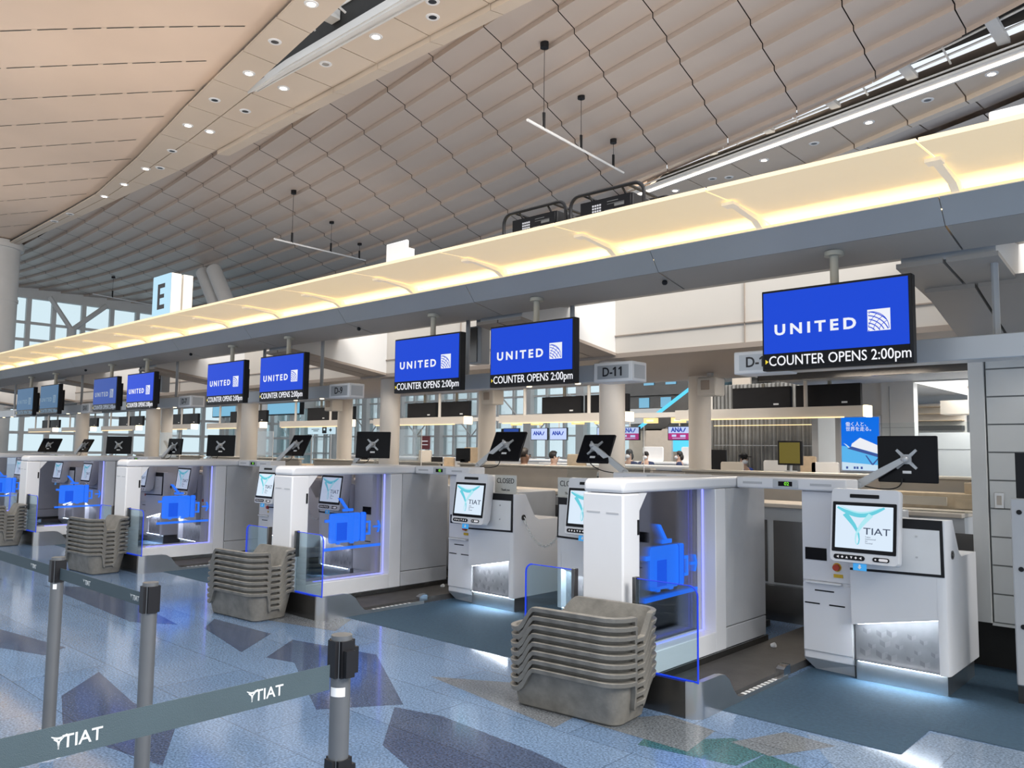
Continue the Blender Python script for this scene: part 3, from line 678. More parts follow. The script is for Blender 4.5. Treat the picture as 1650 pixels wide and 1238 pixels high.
def kiosk_proto(s):
    t = thing('bag_drop_kiosk', '-', 'kiosk', (0, 6.0, 0), group='self bag drop kiosks')
    X = lambda off: (off-1.0)*s
    def B(m, o0, o1, y0, y1, z0, z1): m.box(X(o0), X(o1), y0, y1, z0, z1); return m
    B(MB(), .665, 1.035, .075, .62, .08, 1.33).build('column', 'white_shell', t, bevel=.012)
    B(MB(), .667, 1.033, .625, 1.45, .08, 1.14).build('rear_cabinet', 'grey_shell', t, bevel=.012)
    m = MB(); m.loft([[(X(a), b, .0) for a, b in ((.735, .13), (1.03, .10), (1.03, 1.4), (.735, 1.4))], [(X(a), b, .08) for a, b in ((.667, .08), (1.035, .08), (1.035, 1.44), (.667, 1.44))]])
    m.build('plinth', 'sign_silver', t, smooth=False)
    d = B(MB(), .672, 1.03, .064, .078, .145, .642).build('door', 'white_shell', t, bevel=.003)
    for a, b, z in ((.762, .905, .592), (.685, .798, .494), (.867, .982, .494)): B(MB(), a, b, .0625, .0645, z-.005, z+.005).build('slot', 'black_plastic', d, smooth=False)
    B(MB(), .672, 1.03, .066, .078, .662, 1.322).build('upper_panel', 'white_shell', t, bevel=.003)
    B(MB(), .70, .965, .03, .07, .645, .66).build('ledge', 'white_bright', t, bevel=.004)
    B(MB(), .695, .855, .06, .068, .815, .905).build('scanner_window', 'black_gloss', t, smooth=False)
    m = MB(); m.cyl((X(.93), .068, .775), (X(.93), .03, .775), .026, 16, .022); m.build('emergency_button', 'red_button', t)
    m = MB(); m.cyl((X(.93), .067, .775), (X(.93), .062, .775), .032, 18); m.build('button_collar', 'yellow_tag', t)
    B(MB(), .905, .972, .060, .067, .70, .725).build('warning_tag', 'yellow_tag', t, smooth=False)
    hx = X(1.205) if s > 0 else X(1.205)
    hd = MB()
    loops = []
    for yy, sc in ((.0, .985), (.012, 1), (.07, 1), (.15, .80)):
        loops.append([(a*sc, yy, b*sc) for a, b in rrect(.231, .259, .03)])
    hd.loft(loops)
    h = hd.build('display_head', 'white_shell', t, loc=(hx, -.16, 1.108), rot=(math.radians(-7.5), 0, 0))
    MB().prism(rrect(.2155, .1745, .006, 2, 0, -.012), -.004, .004, 'y').build('bezel', 'black_gloss', h, smooth=False)
    lc = MB().prism(rrect(.194, .149, .003, 2, 0, -.010), -.0055, -.004, 'y').build('lcd_screen', 'kiosk_lcd', h, smooth=False)
    lg = tiat_logo(lc, .37, 0); lg.location = (-.022, -.007, -.002)
    text_mesh('lettering', 'TIAT', .066, 'kiosk_ink', lc, (.088, -.0068, -.036), .004, 1.28, thick=.0008)
    text_mesh('small_print', 'Tokyo\nInternational\nAir\nTerminal', .014, 'kiosk_ink', lc, (.012, -.0068, -.095), 0., 1., 'LEFT', .0004)
    MB().prism(rrect(.099, .013, .004, 2, .0, .207), -.004, .002, 'y').build('camera_bar', 'black_gloss', h, smooth=False)
    kp = MB().prism(rrect(.106, .017, .0165, 4, -.095, -.222), -.005, .002, 'y').build('keypad', 'black_gloss', h, smooth=False)
    m = MB()
    for i in range(6):
        cx = -.172+.031*i
        if i in (0, 5): m.prism([(cx-.009, -.222), (cx+.007, -.213), (cx+.007, -.231)], -.0062, -.005, 'y')
        elif i in (2, 3):
            q = 1 if i == 2 else -1; m.prism([(cx-.008, -.222-.008*q), (cx+.008, -.222-.008*q), (cx, -.222+.009*q)], -.0062, -.005, 'y')
        else: m.prism([(cx-.009, -.222), (cx, -.213), (cx+.009, -.222), (cx, -.231)], -.0062, -.005, 'y')
    m.build('key', 'key_white', kp, smooth=False)
    pl = MB().prism(rrect(.055, .015, .0145, 4, .118, -.222), -.005, .002, 'y').build('audio_port', 'black_gloss', h, smooth=False)
    m = MB(); m.prism(rrect(.03, .009, .0085, 4, .134, -.222), -.0062, -.005, 'y'); m.cyl((.083, -.005, -.222), (.083, -.0065, -.222), .006, 10); m.build('key', 'key_white', pl, smooth=False)
    ar = MB().box(-.07, .02, .01, .014, -.306, -.256).build('arrow_tag', 'blue_tag', h, smooth=False)
    MB().prism([(-.031, -.266), (-.019, -.266), (-.019, -.281), (-.010, -.281), (-.025, -.297), (-.040, -.281), (-.031, -.281)], .007, .010, 'y').build('arrow', 'sticker_white', ar, smooth=False)
    m = MB(); m.cyl((hx, .05, 1.10), (hx, -.03, 1.10), .06, 12); m.build('bracket', 'grey_shell', t)
    return t

def desk_proto(s):
    t = thing('agent_desk', '-', 'desk', (0, 6.0, 0), group='white agent desks beside the kiosks')
    X = lambda off: (off-1.37)*s
    sec = lambda zl: [(0, zl), (-.008, .75), (.0, 1.165), (.17, 1.165), (.32, .93), (.38, .90), (.78, .90), (.78, .14), (.085, .14), (.085, zl)]
    m = MB()
    m.loft([[(X(1.05), y, z) for y, z in sec(.392)], [(X(1.62), y, z) for y, z in sec(.50)]])
    full = [(0.0, .14), (-.008, .75), (.0, 1.165), (.17, 1.165), (.32, .93), (.38, .90), (.78, .90), (.78, .14)]
    ins = lambda k: [(y+(k if y < .1 else 0), z) for y, z in full]
    m.loft([[(X(1.6205), y, z) for y, z in full], [(X(1.65), y, z) for y, z in full], [(X(1.672), y, z) for y, z in ins(.012)], [(X(1.682), y, z) for y, z in ins(.035)]])
    m.build('body', 'white_shell', t)
    f = MB().loft([[(X(a), y, z) for a, y, z in ((1.05, -.012, .778), (1.668, -.012, .79), (1.662, -.004, 1.166), (1.05, -.004, 1.166))], [(X(a), y+.01, z) for a, y, z in ((1.05, -.012, .778), (1.668, -.012, .79), (1.662, -.004, 1.166), (1.05, -.004, 1.166))]]).build('panel_frame', 'black_plastic', t, smooth=False)
    p = MB().loft([[(X(a), y, z) for a, y, z in ((1.05, -.015, .795), (1.648, -.015, .808), (1.645, -.009, 1.10), (1.05, -.009, 1.10))], [(X(a), y+.008, z) for a, y, z in ((1.05, -.015, .795), (1.648, -.015, .808), (1.645, -.009, 1.10), (1.05, -.009, 1.10))]]).build('inset_panel', 'white_bright', f, smooth=False)
    m = MB()
    for z in (.91, 1.05): m.cyl((X(1.5), -.013, z), (X(1.5), -.018, z), .007, 8)
    m.build('screw', 'steel', f)
    ep = MB(); ep.box(X(1.05), X(1.62), .074, .083, .14, .5)
    rng = random.Random(5)
    for q in range(15):
        cx = 1.11+.10*(q % 5)+.05*((q//5) % 2)+rng.uniform(-.02, .02); cz = .18+.075*(q//5)+rng.uniform(-.015, .015); r = rng.uniform(.022, .04)
        ep.cur = 1; ep.quad((X(cx-r), .0738, cz), (X(cx), .0738, cz-r*.55), (X(cx), .0738, cz+r*.5), (X(cx-r), .0738, cz+r))
        ep.cur = 2; ep.quad((X(cx), .0738, cz-r*.55), (X(cx+r), .0738, cz), (X(cx+r), .0738, cz+r), (X(cx), .0738, cz+r*.5))
    ep.build('etched_panel', ['etched_metal', 'etched_dark', 'etched_light'], t, smooth=False)
    m = MB()
    m.loft([[(X(1.09), y, z) for y, z in ((.008, .398), (.030, .398), (.030, .402), (.008, .402))], [(X(1.615), y, z) for y, z in ((.008, .4975), (.030, .4975), (.030, .502), (.008, .502))]])
    m.build('light_strip', 'led_white', t, smooth=False)
    MB().box(X(1.06), X(1.655), .05, .75, .0, .14).build('kick_plate', 'steel', t, smooth=False)
    MB().box(X(1.055), X(1.62), .022, .085, .139, .146).build('sill_trim', 'chrome', t, smooth=False)
    MB().box(X(1.08), X(1.64), .03, .049, .136, .139).build('floor_light', 'led_floor', t, smooth=False)
    m = MB(); m.cyl((X(1.682), .14, .93), (X(1.688), .14, .93), .03, 14); m.cyl((X(1.688), .14, .93), (X(1.692), .14, .93), .018, 12)
    m.build('chain_eyelet', 'steel_dark', t)
    return t

def arch_proto():
    t = thing('luggage_arch', '-', 'arch', (0, 4.42, 0), group='white luggage arches')
    w = .165
    m = MB(); m.box(-w, w, 0, .20, .1, 1.326); m.build('front_post', 'white_shell', t, bevel=.012)
    m = MB(); m.prism([(.20, 1.326), (.20, 1.20), (.30, 1.326)], -w+.01, w-.01); m.build('corner_gusset', 'white_shell', t, smooth=False)
    m = MB(); m.prism([(0, 1.33), (1.70, 1.33), (1.70, 1.42), (.045, 1.42), (.018, 1.412), (.004, 1.39)], -w, w)
    m.build('top_cap', 'white_shell', t, bevel=.022, seg=3)
    m = MB(); m.box(-w, w, .20, 1.24, .1, .25); m.build('bottom_rail', 'white_shell', t, bevel=.006)
    m = MB(); m.box(-w, w, 1.24, 1.40, .1, 1.328); m.build('rear_post', 'white_shell', t, bevel=.006)
    m = MB(); m.box(-w+.004, w-.004, 1.41, 2.10, .262, 1.328); m.box(-w+.004, w-.004, 1.41, 2.10, .1, .256); m.build('rear_panel', 'grey_shell', t, bevel=.006)
    m = MB(); m.box(-w+.02, w-.02, .02, 2.1, 0.07, .1); m.build('skirting', 'steel_dark', t, smooth=False)
    p = MB().box(-.006, .006, .20, 1.24, .25, 1.328).build('glass_pane', 'pane_tint', t, smooth=False)
    m = MB(); d = 4.42
    def R(y0, y1, z0, z1, th=.010): m.box(-th, th, y0-d, y1-d, z0, z1)
    m.cur = 0
    m.prism([(a+5.18-d, b+.765) for a, b in rrect(.195, .155, .03, 4)], -.0095, .0095)
    m.prism([(a+5.415-d, b+.765) for a, b in rrect(.035, .155, .02, 4)], -.0105, .0105)
    R(5.08, 5.12, .595, .612); R(5.25, 5.30, .595, .612); R(4.93, 4.985, .83, .86)
    m.prism([(5.107-d-.022, 1.082), (5.107-d+.022, 1.076), (5.222-d, .962), (5.178-d, .968)], -.0095, .0095)
    R(5.15, 5.28, .935, .965)
    R(5.455, 5.515, .80, .822); R(5.495, 5.517, .675, .82); R(5.455, 5.515, .672, .694)
    R(5.56, 5.63, .745, .765)
    m.prism([(5.612-d, .818), (5.632-d, .818), (5.655-d, .755), (5.632-d, .692), (5.612-d, .692), (5.634-d, .755)], -.0095, .0095)
    m.prism([(4.92-d, .535), (5.655-d, .542), (5.655-d, .570), (4.92-d, .566)], -.0095, .0095)
    m.cur = 1
    R(5.076, 5.205, .633, .82, .0118); R(5.376, 5.382, .62, .91, .0118); R(5.446, 5.452, .62, .91, .0118)
    m.build('suitcase_icon', ['icon_blue', 'icon_blue_deep'], p, smooth=False)
    m = MB(); m.box(.05, .06, 1.232, 1.24, .252, 1.325); m.box(.05, .06, .35, 1.23, .25, .256); m.build('light_strip', 'led_blue', t, smooth=False)
    m = MB(); m.box(w-.001, w+.004, .165, .185, 1.05, 1.15); m.build('sensor_slot', 'black_plastic', t, smooth=False)
    m = MB(); m.box(-.13, -.02, -.002, .001, 1.195, 1.205); m.box(.03, .13, -.002, .001, 1.192, 1.202); m.build('caution_label', 'grey_shell', t, smooth=False)
    return t

def conveyor_proto():
    t = thing('baggage_conveyor', '-', 'conveyor', (0, 4.42, 0), group='baggage conveyors under the arches')
    m = MB(); m.box(-.62, .62, -.002, .02, 0, .215); m.box(-.62, .62, .02, .05, .195, .215); m.build('front_plate', 'steel_dark', t, smooth=False)
    for s in (-1, 1):
        m = MB(); n = 10
        arc = [(.62*s+s*.085*math.sin(a), .085-.085*math.cos(a)) for a in [PI/2*i/n for i in range(n+1)]]
        arc2 = [(.62*s+s*.055*math.sin(a), .085-.055*math.cos(a)) for a in [PI/2*i/n for i in range(n+1)]]
        m.prism(arc+arc2[::-1], 0, .22, 'z'); m.build('corner_plate', 'steel', t)
        prof = [(.085, 0), (.085, .22), (.28, .22), (.34, .21), (.40, .17), (.46, .09), (.51, .045), (.56, .03), (1.28, .03), (1.28, 0)]
        m = MB(); m.prism(prof, s*.665, s*.705); m.build('side_plate', 'steel', t)
        MB().box(s*.17, s*.66, .06, 2.9, .0, .055).build('belt', 'black_rubber', t, smooth=False)
        MB().box(s*.166, s*.18, .1, 2.1, .055, .1).build('belt_guide', 'steel_dark', t, smooth=False)
        MB().box(s*.668, s*.70, .60, 1.12, .030, .0318).build('warning_strip', 'warn_stripes', t, smooth=False)
        m = MB(); m.prism([(1.22, .03), (1.22, .075), (1.27, .095), (1.33, .095), (1.33, .03)], s*.64, s*.70); m.build('end_stop', 'chrome', t)
        m = MB(); m.cyl((s*.3, 1.9, .06), (s*.33, 1.9, .075), .02, 8); m.build('sensor', 'white_bright', t)
        pts = [(.245*s, .215), (.695*s, .215)]
        a = [(s*(.695-.06+.06*math.sin(q)), .79-.06+.06*math.cos(q)) for q in [PI/2*(1-i/6) for i in range(7)]]
        poly = pts+a+[(.245*s, .79)]
        g = MB().prism(poly, .016, .028, 'y').build('guard_glass', 'guard_glass', t, smooth=False)
        e = MB(); path = [(poly[1][0], .022, poly[1][1])]+[(x, .022, z) for x, z in a]
        e.tube(path, .006, 6); e.build('glass_edge', 'edge_blue', g)
        e = MB(); e.tube([(a[-1][0], .022, a[-1][1]), (.25*s, .022, .79)], .004, 6); e.build('glass_edge', 'edge_blue', g)
        e = MB(); e.tube([(.25*s, .022, .222), (.69*s, .022, .222)], .006, 6); e.build('glass_edge', 'edge_blue', g)
        MB().box(s*.235, s*.262, .0, .045, .55, .80).build('glass_clamp', 'steel_dark', t, bevel=.003)
    return t

def beam_proto(s):
    t = thing('lane_beam', '-', 'beam', (0, 6.0, 0), group='beams over the lanes with counter displays')
    X = lambda off: off*s
    m = MB(); m.box(X(.168), X(1.035), 0, .24, 1.332, 1.42); m.build('beam', 'white_shell', t, bevel=.012)
    cx = X(.575)
    b = MB().box(cx-.10, cx+.10, -.006, .02, 1.342, 1.408).build('display_box', 'sign_silver', t, bevel=.004)
    d = MB().box(cx-.055, cx+.055, -.0085, -.005, 1.357, 1.393).build('display_window', 'black_gloss', b, smooth=False)
    text_mesh('digits', '02' if s > 0 else '01', .036, 'digit_green', d, (cx+.012, -.0095, 1.375), .01, 1.1, thick=.0006)
    m = MB()
    for a in (-.27, .27): m.box(cx+a-.08, cx+a+.08, -.0015, .002, 1.366, 1.384)
    m.build('caution_label', 'grey_shell', t, smooth=False)
    return t

def build_units():
    a0 = arch_proto(); c0 = conveyor_proto()
    kp = {s: kiosk_proto(s) for s in (1, -1)}; dp = {s: desk_proto(s) for s in (1, -1)}; bp = {s: beam_proto(s) for s in (1, -1)}
    for i in range(5):
        la = {0: 'nearest white luggage arch with tinted pane and blue suitcase icon', 1: 'second white luggage arch from the right, seen below the paired D-11 displays',
              2: 'third white luggage arch from the right, with two kiosks seen through its pane', 3: 'fourth white luggage arch from the right, small and pale', 4: 'farthest white luggage arch, mostly cut by the left edge'}[i]
        lc = 'low steel conveyor with glass corner guards at '+ARCH[i]
        if i == 0: a0['label'] = la; a0.location.x = UX(0); c0['label'] = lc; c0.location.x = UX(0)
        else: dup(a0, (UX(i), 4.42, 0), la); dup(c0, (UX(i), 4.42, 0), lc)
        for s in (1, -1):
            side = 'right' if s > 0 else 'left'
            bay = i if s > 0 else i+1
            if s > 0: lk = 'white kiosk with TIAT screen, left side of '+(BAY[bay])
            else: lk = 'white kiosk with TIAT screen, right side of '+(BAY[bay] if bay < 5 else 'the farthest bay')
            if i == 0 and s > 0: lk = 'nearest white bag drop kiosk with large TIAT screen and red button'
            ld = lk.replace('white kiosk with TIAT screen', 'white agent desk with lit etched front').replace('nearest white bag drop kiosk with large TIAT screen and red button', 'nearest white agent desk with lit etched metal front, by the grooved wall')
            lb = 'white beam with digits, lane %s of %s' % (side, ARCH[i])
            for pr, off, lab in ((kp, 1.0, lk), (dp, 1.37, ld), (bp, 0, lb)):
                loc = (UX(i)+s*off, 6.0, 0)
                if i == 0: pr[s]['label'] = lab; pr[s].location = loc
                else: dup(pr[s], loc, lab)
build_units()

# ---------------------------------------------------------------- trays
def tray_mesh():
    hx, hy, r, H = .372, .175, .07, .27
    N = []
    # perimeter samples
    def per(n):
        base = rrect(hx, hy, r, 6); out = []
        for i in range(len(base)):
            a = Vector(base[i]); b = Vector(base[(i+1) % len(base)]); d = (b-a).length; k = max(1, int(d/(.012 if a.x > .36 and b.x > .36 else .03)))
            for q in range(k): out.append(a+(b-a)*q/k)
        return out
    P = per(0); n = len(P)
    def sm(a, b, t):
        t = max(0, min(1, (t-a)/(b-a))); return t*t*(3-2*t)
    def rim(p):
        x, y = p
        h = .125+(H-.125)*sm(-.33, -.17, x)              # low left end, rising flanks
        k = sm(.366, .3715, x)*(1-sm(.05, .10, abs(y)))    # open notch in the right end
        return h-(H-.130)*k
    hs = [rim(p) for p in P]
    th = []
    for i in range(n):
        d = (P[(i+1) % n]-P[i-1]).length; sl = abs(hs[(i+1) % n]-hs[i-1])/max(d, 1e-4); th.append(min(.07, .027*math.sqrt(1+sl*sl)))
    nr = []
    for i in range(n):
        d = (P[(i+1) % n]-P[i-1]).normalized(); nr.append(Vector((d.y, -d.x)))
    def off(i, z, e=0):
        q = .22*z+e; p = P[i]+nr[i]*(q); return (p.x, p.y, z)
    loops = [[off(i, 0, -.012) for i in range(n)], [off(i, .012, 0) for i in range(n)],
             [off(i, hs[i]-th[i], 0) for i in range(n)], [off(i, hs[i]-th[i], .031) for i in range(n)], [off(i, hs[i]-.003, .032) for i in range(n)],
             [off(i, hs[i], .028) for i in range(n)], [off(i, hs[i], -.004) for i in range(n)], [off(i, .02, -.006) for i in range(n)], [off(i, .008, -.02) for i in range(n)]]
    m = MB(); m.loft(loops); return m
def build_trays():
    m = tray_mesh(); me = m.mesh('tray', 'tray_grey')
    me.polygons.foreach_set('use_smooth', [True]*len(me.polygons)); me.set_sharp_from_angle(angle=math.radians(38))
    ordn = ['topmost', 'second from top', 'third from top', 'fourth from top', 'fifth from top', 'sixth from top', 'seventh from top', 'eighth from top', 'lowest']
    st = ['the nearest stack, before the nearest arch', 'the second stack from the right', 'the third stack from the right', 'the fourth stack from the right', 'the stack at the far left edge']
    for i, (dx, y, n, rz) in enumerate(((.045, 4.24, 8, .09), (-.05, 4.24, 8, .07), (.03, 4.25, 9, .05), (.04, 4.25, 8, .04), (.03, 4.25, 8, .03))):
        for k in range(n):
            name = ordn[n-1-k] if k else 'lowest'
            o = bpy.data.objects.new('luggage_tray', me); C.objects.link(o)
            o.location = (UX(i)+dx+random.uniform(-.003, .003), y-.12-.0+random.uniform(-.003, .003), .0525*k+.001); o.rotation_euler = (0, 0, rz)
            tag(o, 'scuffed grey plastic luggage tray, %s in %s' % (name, st[i]), 'tray', 'grey luggage trays in '+st[i])
build_trays()
# ---------------------------------------------------------------- overhead displays and number signs
def emblem(parent, loc, w, light, dark):
    m = MB(); m.box(-w/2, w/2, -.001, 0, -w/2, w/2)
    m.cur = 1
    # curved grid of a globe in the lower left of the square, cut at its edges
    cx, cz, R = -.36*w, -.40*w, .80*w
    def seg(pts, wd):
        run = []
        for p in pts+[None]:
            ok = p is not None and abs(p[0]) < w/2-.002 and abs(p[1]) < w/2-.002 and (p[0]-cx)**2+(p[1]-cz)**2 <= R*R*1.001
            if ok: run.append(p)
            else:
                if len(run) > 1: ribbon(m, run, [wd]*len(run), -.0016)
                run = []
    for k in range(6):
        r = (.42+.17*k)*w
        seg([(-.62*w+r*math.cos(t), -.86*w+r*math.sin(t)) for t in [PI*.62*i/30 for i in range(31)]], .045*w)
    for k in range(5):
        r = (.55+.22*k)*w
        seg([(.55*w-r*math.cos(t)*1.1, -.75*w+r*math.sin(t)*1.3) for t in [PI*.7*i/30 for i in range(31)]], .026*w)
    seg([(cx+R*.995*math.cos(t), cz+R*.995*math.sin(t)) for t in [-PI/2+PI*1.5*i/40 for i in range(41)]], .03*w)
    o = m.build('emblem', [light, dark], parent, loc=loc, smooth=False); return o
def display(x0, bay, side, lab, blue, tx, cap):
    w, h = .955, .545
    t = thing('hanging_display', lab, 'screen', (x0+w/2, 5.146, 2.432), group='blue airline displays hung under the canopy')
    MB().box(-w/2, w/2, .004, .075, -h/2, h/2).build('casing', 'black_plastic', t, bevel=.006)
    m = MB(); m.box(-.30, .36, .075, .15, -.2, .17); m.build('rear_housing', 'black_plastic', t, bevel=.006)
    sc = MB().box(-w/2+.014, w/2-.02, 0, .004, -.158, h/2-.016).build('lcd_screen', blue, t, smooth=False)
    text_mesh('lettering', 'UNITED', .098, tx, sc, (-.12, -.001, -.004), .032, 1.16, gap=1.46, thick=.0008)
    emblem(sc, (.285, -.0006, .005), .135, tx, blue)
    c = MB().box(-w/2+.014, w/2-.02, .0005, .0045, -h/2+.014, -.16).build('caption_bar', 'black_gloss', t, smooth=False)
    text_mesh('lettering', 'COUNTER OPENS 2:00pm', .094, cap, c, (.02, -.001, -.212), .004, .845, thick=.0008)
    MB().prism([(-.453, -.197), (-.433, -.212), (-.453, -.228)], -.0012, .0002, 'y').build('arrow_mark', 'lcd_yellow', c, smooth=False)
    m = MB(); m.cyl((-.02, .105, .16), (-.02, .105, .495), .027, 14); p = m.build('pole', 'pole_cream', t)
    m = MB(); m.cyl((-.02, .105, .47), (-.02, .105, .50), .06, 18); m.build('flange', 'pole_cream', p)
    return t
def build_displays():
    dl = {0: ['large nearest blue display reading COUNTER OPENS 2:00pm, above the nearest kiosk', 'hanging blue display beyond the right edge of the frame'],
          1: ['blue display left of the D-11 plate, the left one of that pair', 'blue display just left of the D-11 plate, the right one of that pair'],
          2: ['blue display left of the D-9 plate, the left one of that pair', 'blue display just left of the D-9 plate, the right one of that pair'],
          3: ['dull blue display left of the D-7 plate, the left one of that pair', 'bright blue display just left of the D-7 plate, the right one of that pair'],
          4: ['washed-out blue display at far left, the left one of the D-5 pair', 'washed-out blue display at far left, the right one of the D-5 pair']}
    for b in range(5):
        for k in range(2):
            if b == 0 and k == 1: continue
            blue, tx, cap = ('lcd_blue', 'lcd_text', 'lcd_caption')
            if b == 3 and k == 0: blue, tx, cap = 'lcd_blue_dim', 'lcd_text_dim', 'lcd_text_dim'
            if b == 4: blue, tx, cap = 'lcd_blue_faint', 'lcd_text_faint', 'lcd_text_faint'
            display(-2.406+1.338*k-P_*b, b, k, dl[b][k], blue, tx, cap)
    nm = {0: ('D-12', 'D-13'), 1: ('D-10', 'D-11'), 2: ('D-8', 'D-9'), 3: ('D-6', 'D-7'), 4: ('D-4', 'D-5'), 5: ('D-2', 'D-3')}
    for b in range(6):
        x0, x1 = -2.84-P_*b, .155-P_*b
        if b == 0: x1 = 2.2
        if b: x0 += .45
        lab = {0: 'long silver sign beam with the cut-off D-1 plate behind the nearest display', 1: 'silver sign beam carrying the D-11 plate', 2: 'silver sign beam carrying the D-9 plate', 3: 'silver sign beam carrying the D-7 plate', 4: 'small silver sign beam carrying the D-5 plate', 5: 'tiny silver sign beam with the D-3 plate at the left edge'}[b]
        t = thing('sign_beam', lab, 'sign', ((x0+x1)/2, 5.6, 2.28), group='silver number sign beams')
        w = (x1-x0)/2; cap = .22
        MB().box(-w+(cap if b == 0 else 0), w-(0 if b == 0 else cap), .005, .20, -.075, .075).build('beam', 'sign_silver', t, bevel=.006)
        ends = [(-1, nm[b][0])] if b == 0 else [(1, nm[b][1])]
        for sg, tx in ends:
            cx = sg*(w-.2)
            c = MB().box(cx-.2, cx+.2, -.012, .21, -.085, .085).build('end_cap', 'white_bright', t, bevel=.01)
            pl = MB().box(cx-.155, cx+.165, -.0145, -.012, -.058, .058).build('number_plate', 'sign_silver', c, smooth=False)
            ones = tx.split('-')[1]; base = tx if '1' not in ones else 'D-'
            sh = 0 if base == tx else -.045
            text_mesh('lettering', base, .108, 'sign_ink', pl, (cx-.005+sh, -.0155, -.002), .016, .95, thick=.0008)
            if base != tx:
                for q, ch in enumerate(ones):
                    ox = cx+.028+q*.058
                    if ch == '1': MB().prism([(ox-.004, -.037), (ox+.012, -.037), (ox+.012, .041), (ox-.001, .041), (ox-.022, .026), (ox-.018, .014), (ox-.004, .022)], -.0165, -.0147, 'y').build('lettering', 'sign_ink', pl, smooth=False)
                    else: text_mesh('lettering', ch, .108, 'sign_ink', pl, (ox+.01, -.0155, -.002), .016, .95, thick=.0008)
            if sg > 0: MB().box(cx+.2, cx+.203, .02, .18, -.058, .058).build('side_plate', 'sign_silver', c, smooth=False)
        for dx in (-.8, .55):
            m = MB(); m.cyl((dx, .1, .07), (dx, .1, .75), .022, 10); m.build('pole', 'pole_grey', t)
        m = MB(); m.cyl((.1, .03, -.085), (.1, .03, -.075), .025, 12); m.cyl((w-.6, .03, -.085), (w-.6, .03, -.075), .025, 12); m.build('spot', 'lamp_warm', t)
build_displays()

# ---------------------------------------------------------------- staff monitors on arms
def build_monitors():
    data = [((-1.86, 6.36, 1.576), (-2.26, 6.3, 1.33), 0, 0, .415, .345, 'nearest black monitor on a silver arm, its back to the hall, above the nearest kiosk'),
            ((-5.90, 6.38, 1.655), (-6.33, 6.3, 1.33), 10, -30, .40, .36, 'tilted black monitor on a silver arm left of the seated man in grey'),
            ((-4.62, 6.25, 1.635), (-4.20, 6.25, 1.33), 0, -27, .37, .30, 'tilted black monitor above the left corner of the nearest arch'),
            ((-8.24, 6.40, 1.655), (-8.62, 6.36, 1.165), 38, -8, .44, .34, 'black monitor facing square on, left of the pale column, above the second arch'),
            ((-9.95, 6.40, 1.645), (-10.36, 6.3, 1.33), 8, -28, .36, .33, 'tilted black monitor on an arm, left above the D-9 bay kiosk'),
            ((-12.16, 6.40, 1.625), (-12.56, 6.36, 1.165), 45, -6, .44, .34, 'black monitor with silver arm over the right part of the third arch'),
            ((-13.78, 6.40, 1.60), (-14.12, 6.3, 1.33), 15, -6, .34, .28, 'small dark monitor at the left front corner above the third arch'),
            ((-16.15, 6.40, 1.615), (-16.5, 6.36, 1.165), 50, -6, .46, .34, 'black monitor with silver star bracket above the fourth arch'),
            ((-17.85, 6.40, 1.60), (-18.2, 6.3, 1.33), 10, -28, .36, .30, 'narrow tilted black monitor left of the star bracket monitor'),
            ((-19.95, 6.40, 1.60), (-20.3, 6.36, 1.165), 30, -28, .5, .34, 'tilted black monitor at the far left end of the counter row')]
    for c, b, yaw, tilt, w, h, lab in data:
        t = thing('agent_monitor', lab, 'monitor', b, group='agent monitors on silver arms')
        cv = Vector(c)-Vector(b)
        rt = (math.radians(tilt), 0, math.radians(yaw))
        pn = MB().box(-w/2, w/2, .0, .03, -h/2, h/2).build('panel', 'black_gloss', t, bevel=.008, loc=cv, rot=rt)
        m = MB()
        for sx in (-1, 1):
            for sz in (-1, 1):
                m.prism([(sx*.012, sz*.03), (sx*.03, sz*.012), (sx*.075, sz*.062), (sx*.062, sz*.075)], -.012, -.001, 'y')
        m.box(-.035, .035, -.025, -.001, -.035, .035); m.cyl((0, -.02, 0), (0, -.055, 0), .022, 12)
        m.build('vesa_bracket', 'sign_silver', pn, smooth=False)
        MB().box(-.03, .03, -.004, 0, -.105, -.085).build('rating_label', 'sticker_white', pn, smooth=False)
        R = Euler(rt).to_matrix(); hub = cv+R @ Vector((0, -.06, 0))
        el = Vector((cv.x*.18, .0, max(.05, cv.z-.22)))
        m = MB(); m.cyl((0, 0, -.0), (0, 0, .03), .045, 14); m.cyl((0, 0, 0), el, .022, 10); m.ball(el, .032); m.build('arm_post', 'sign_silver', t)
        m = MB(); d = (hub-el); up = Vector((0, 0, 1)); sd = d.cross(up).normalized(); nn = sd.cross(d).normalized()
        m.loft([[p+sd*a*k+nn*q*k for a, q in ((-.016, -.026), (.016, -.026), (.016, .026), (-.016, .026))] for p, k in ((el, 1.1), (el+d*.5, 1.0), (hub, .75))]); m.ball(hub, .026)
        m.build('arm', 'sign_silver', t)
        m = MB(); p0 = cv+R @ Vector((-.03, -.02, -h/2+.03)); p1 = cv+Vector((-.02, -.03, -h/2-.09)); p2 = el+Vector((.05, -.02, -.01))
        m.tube([p0.lerp(p1, u).lerp(p1.lerp(p2, u), u) for u in [i/10 for i in range(11)]], .005, 6); m.build('cable', 'black_plastic', t)
build_monitors()

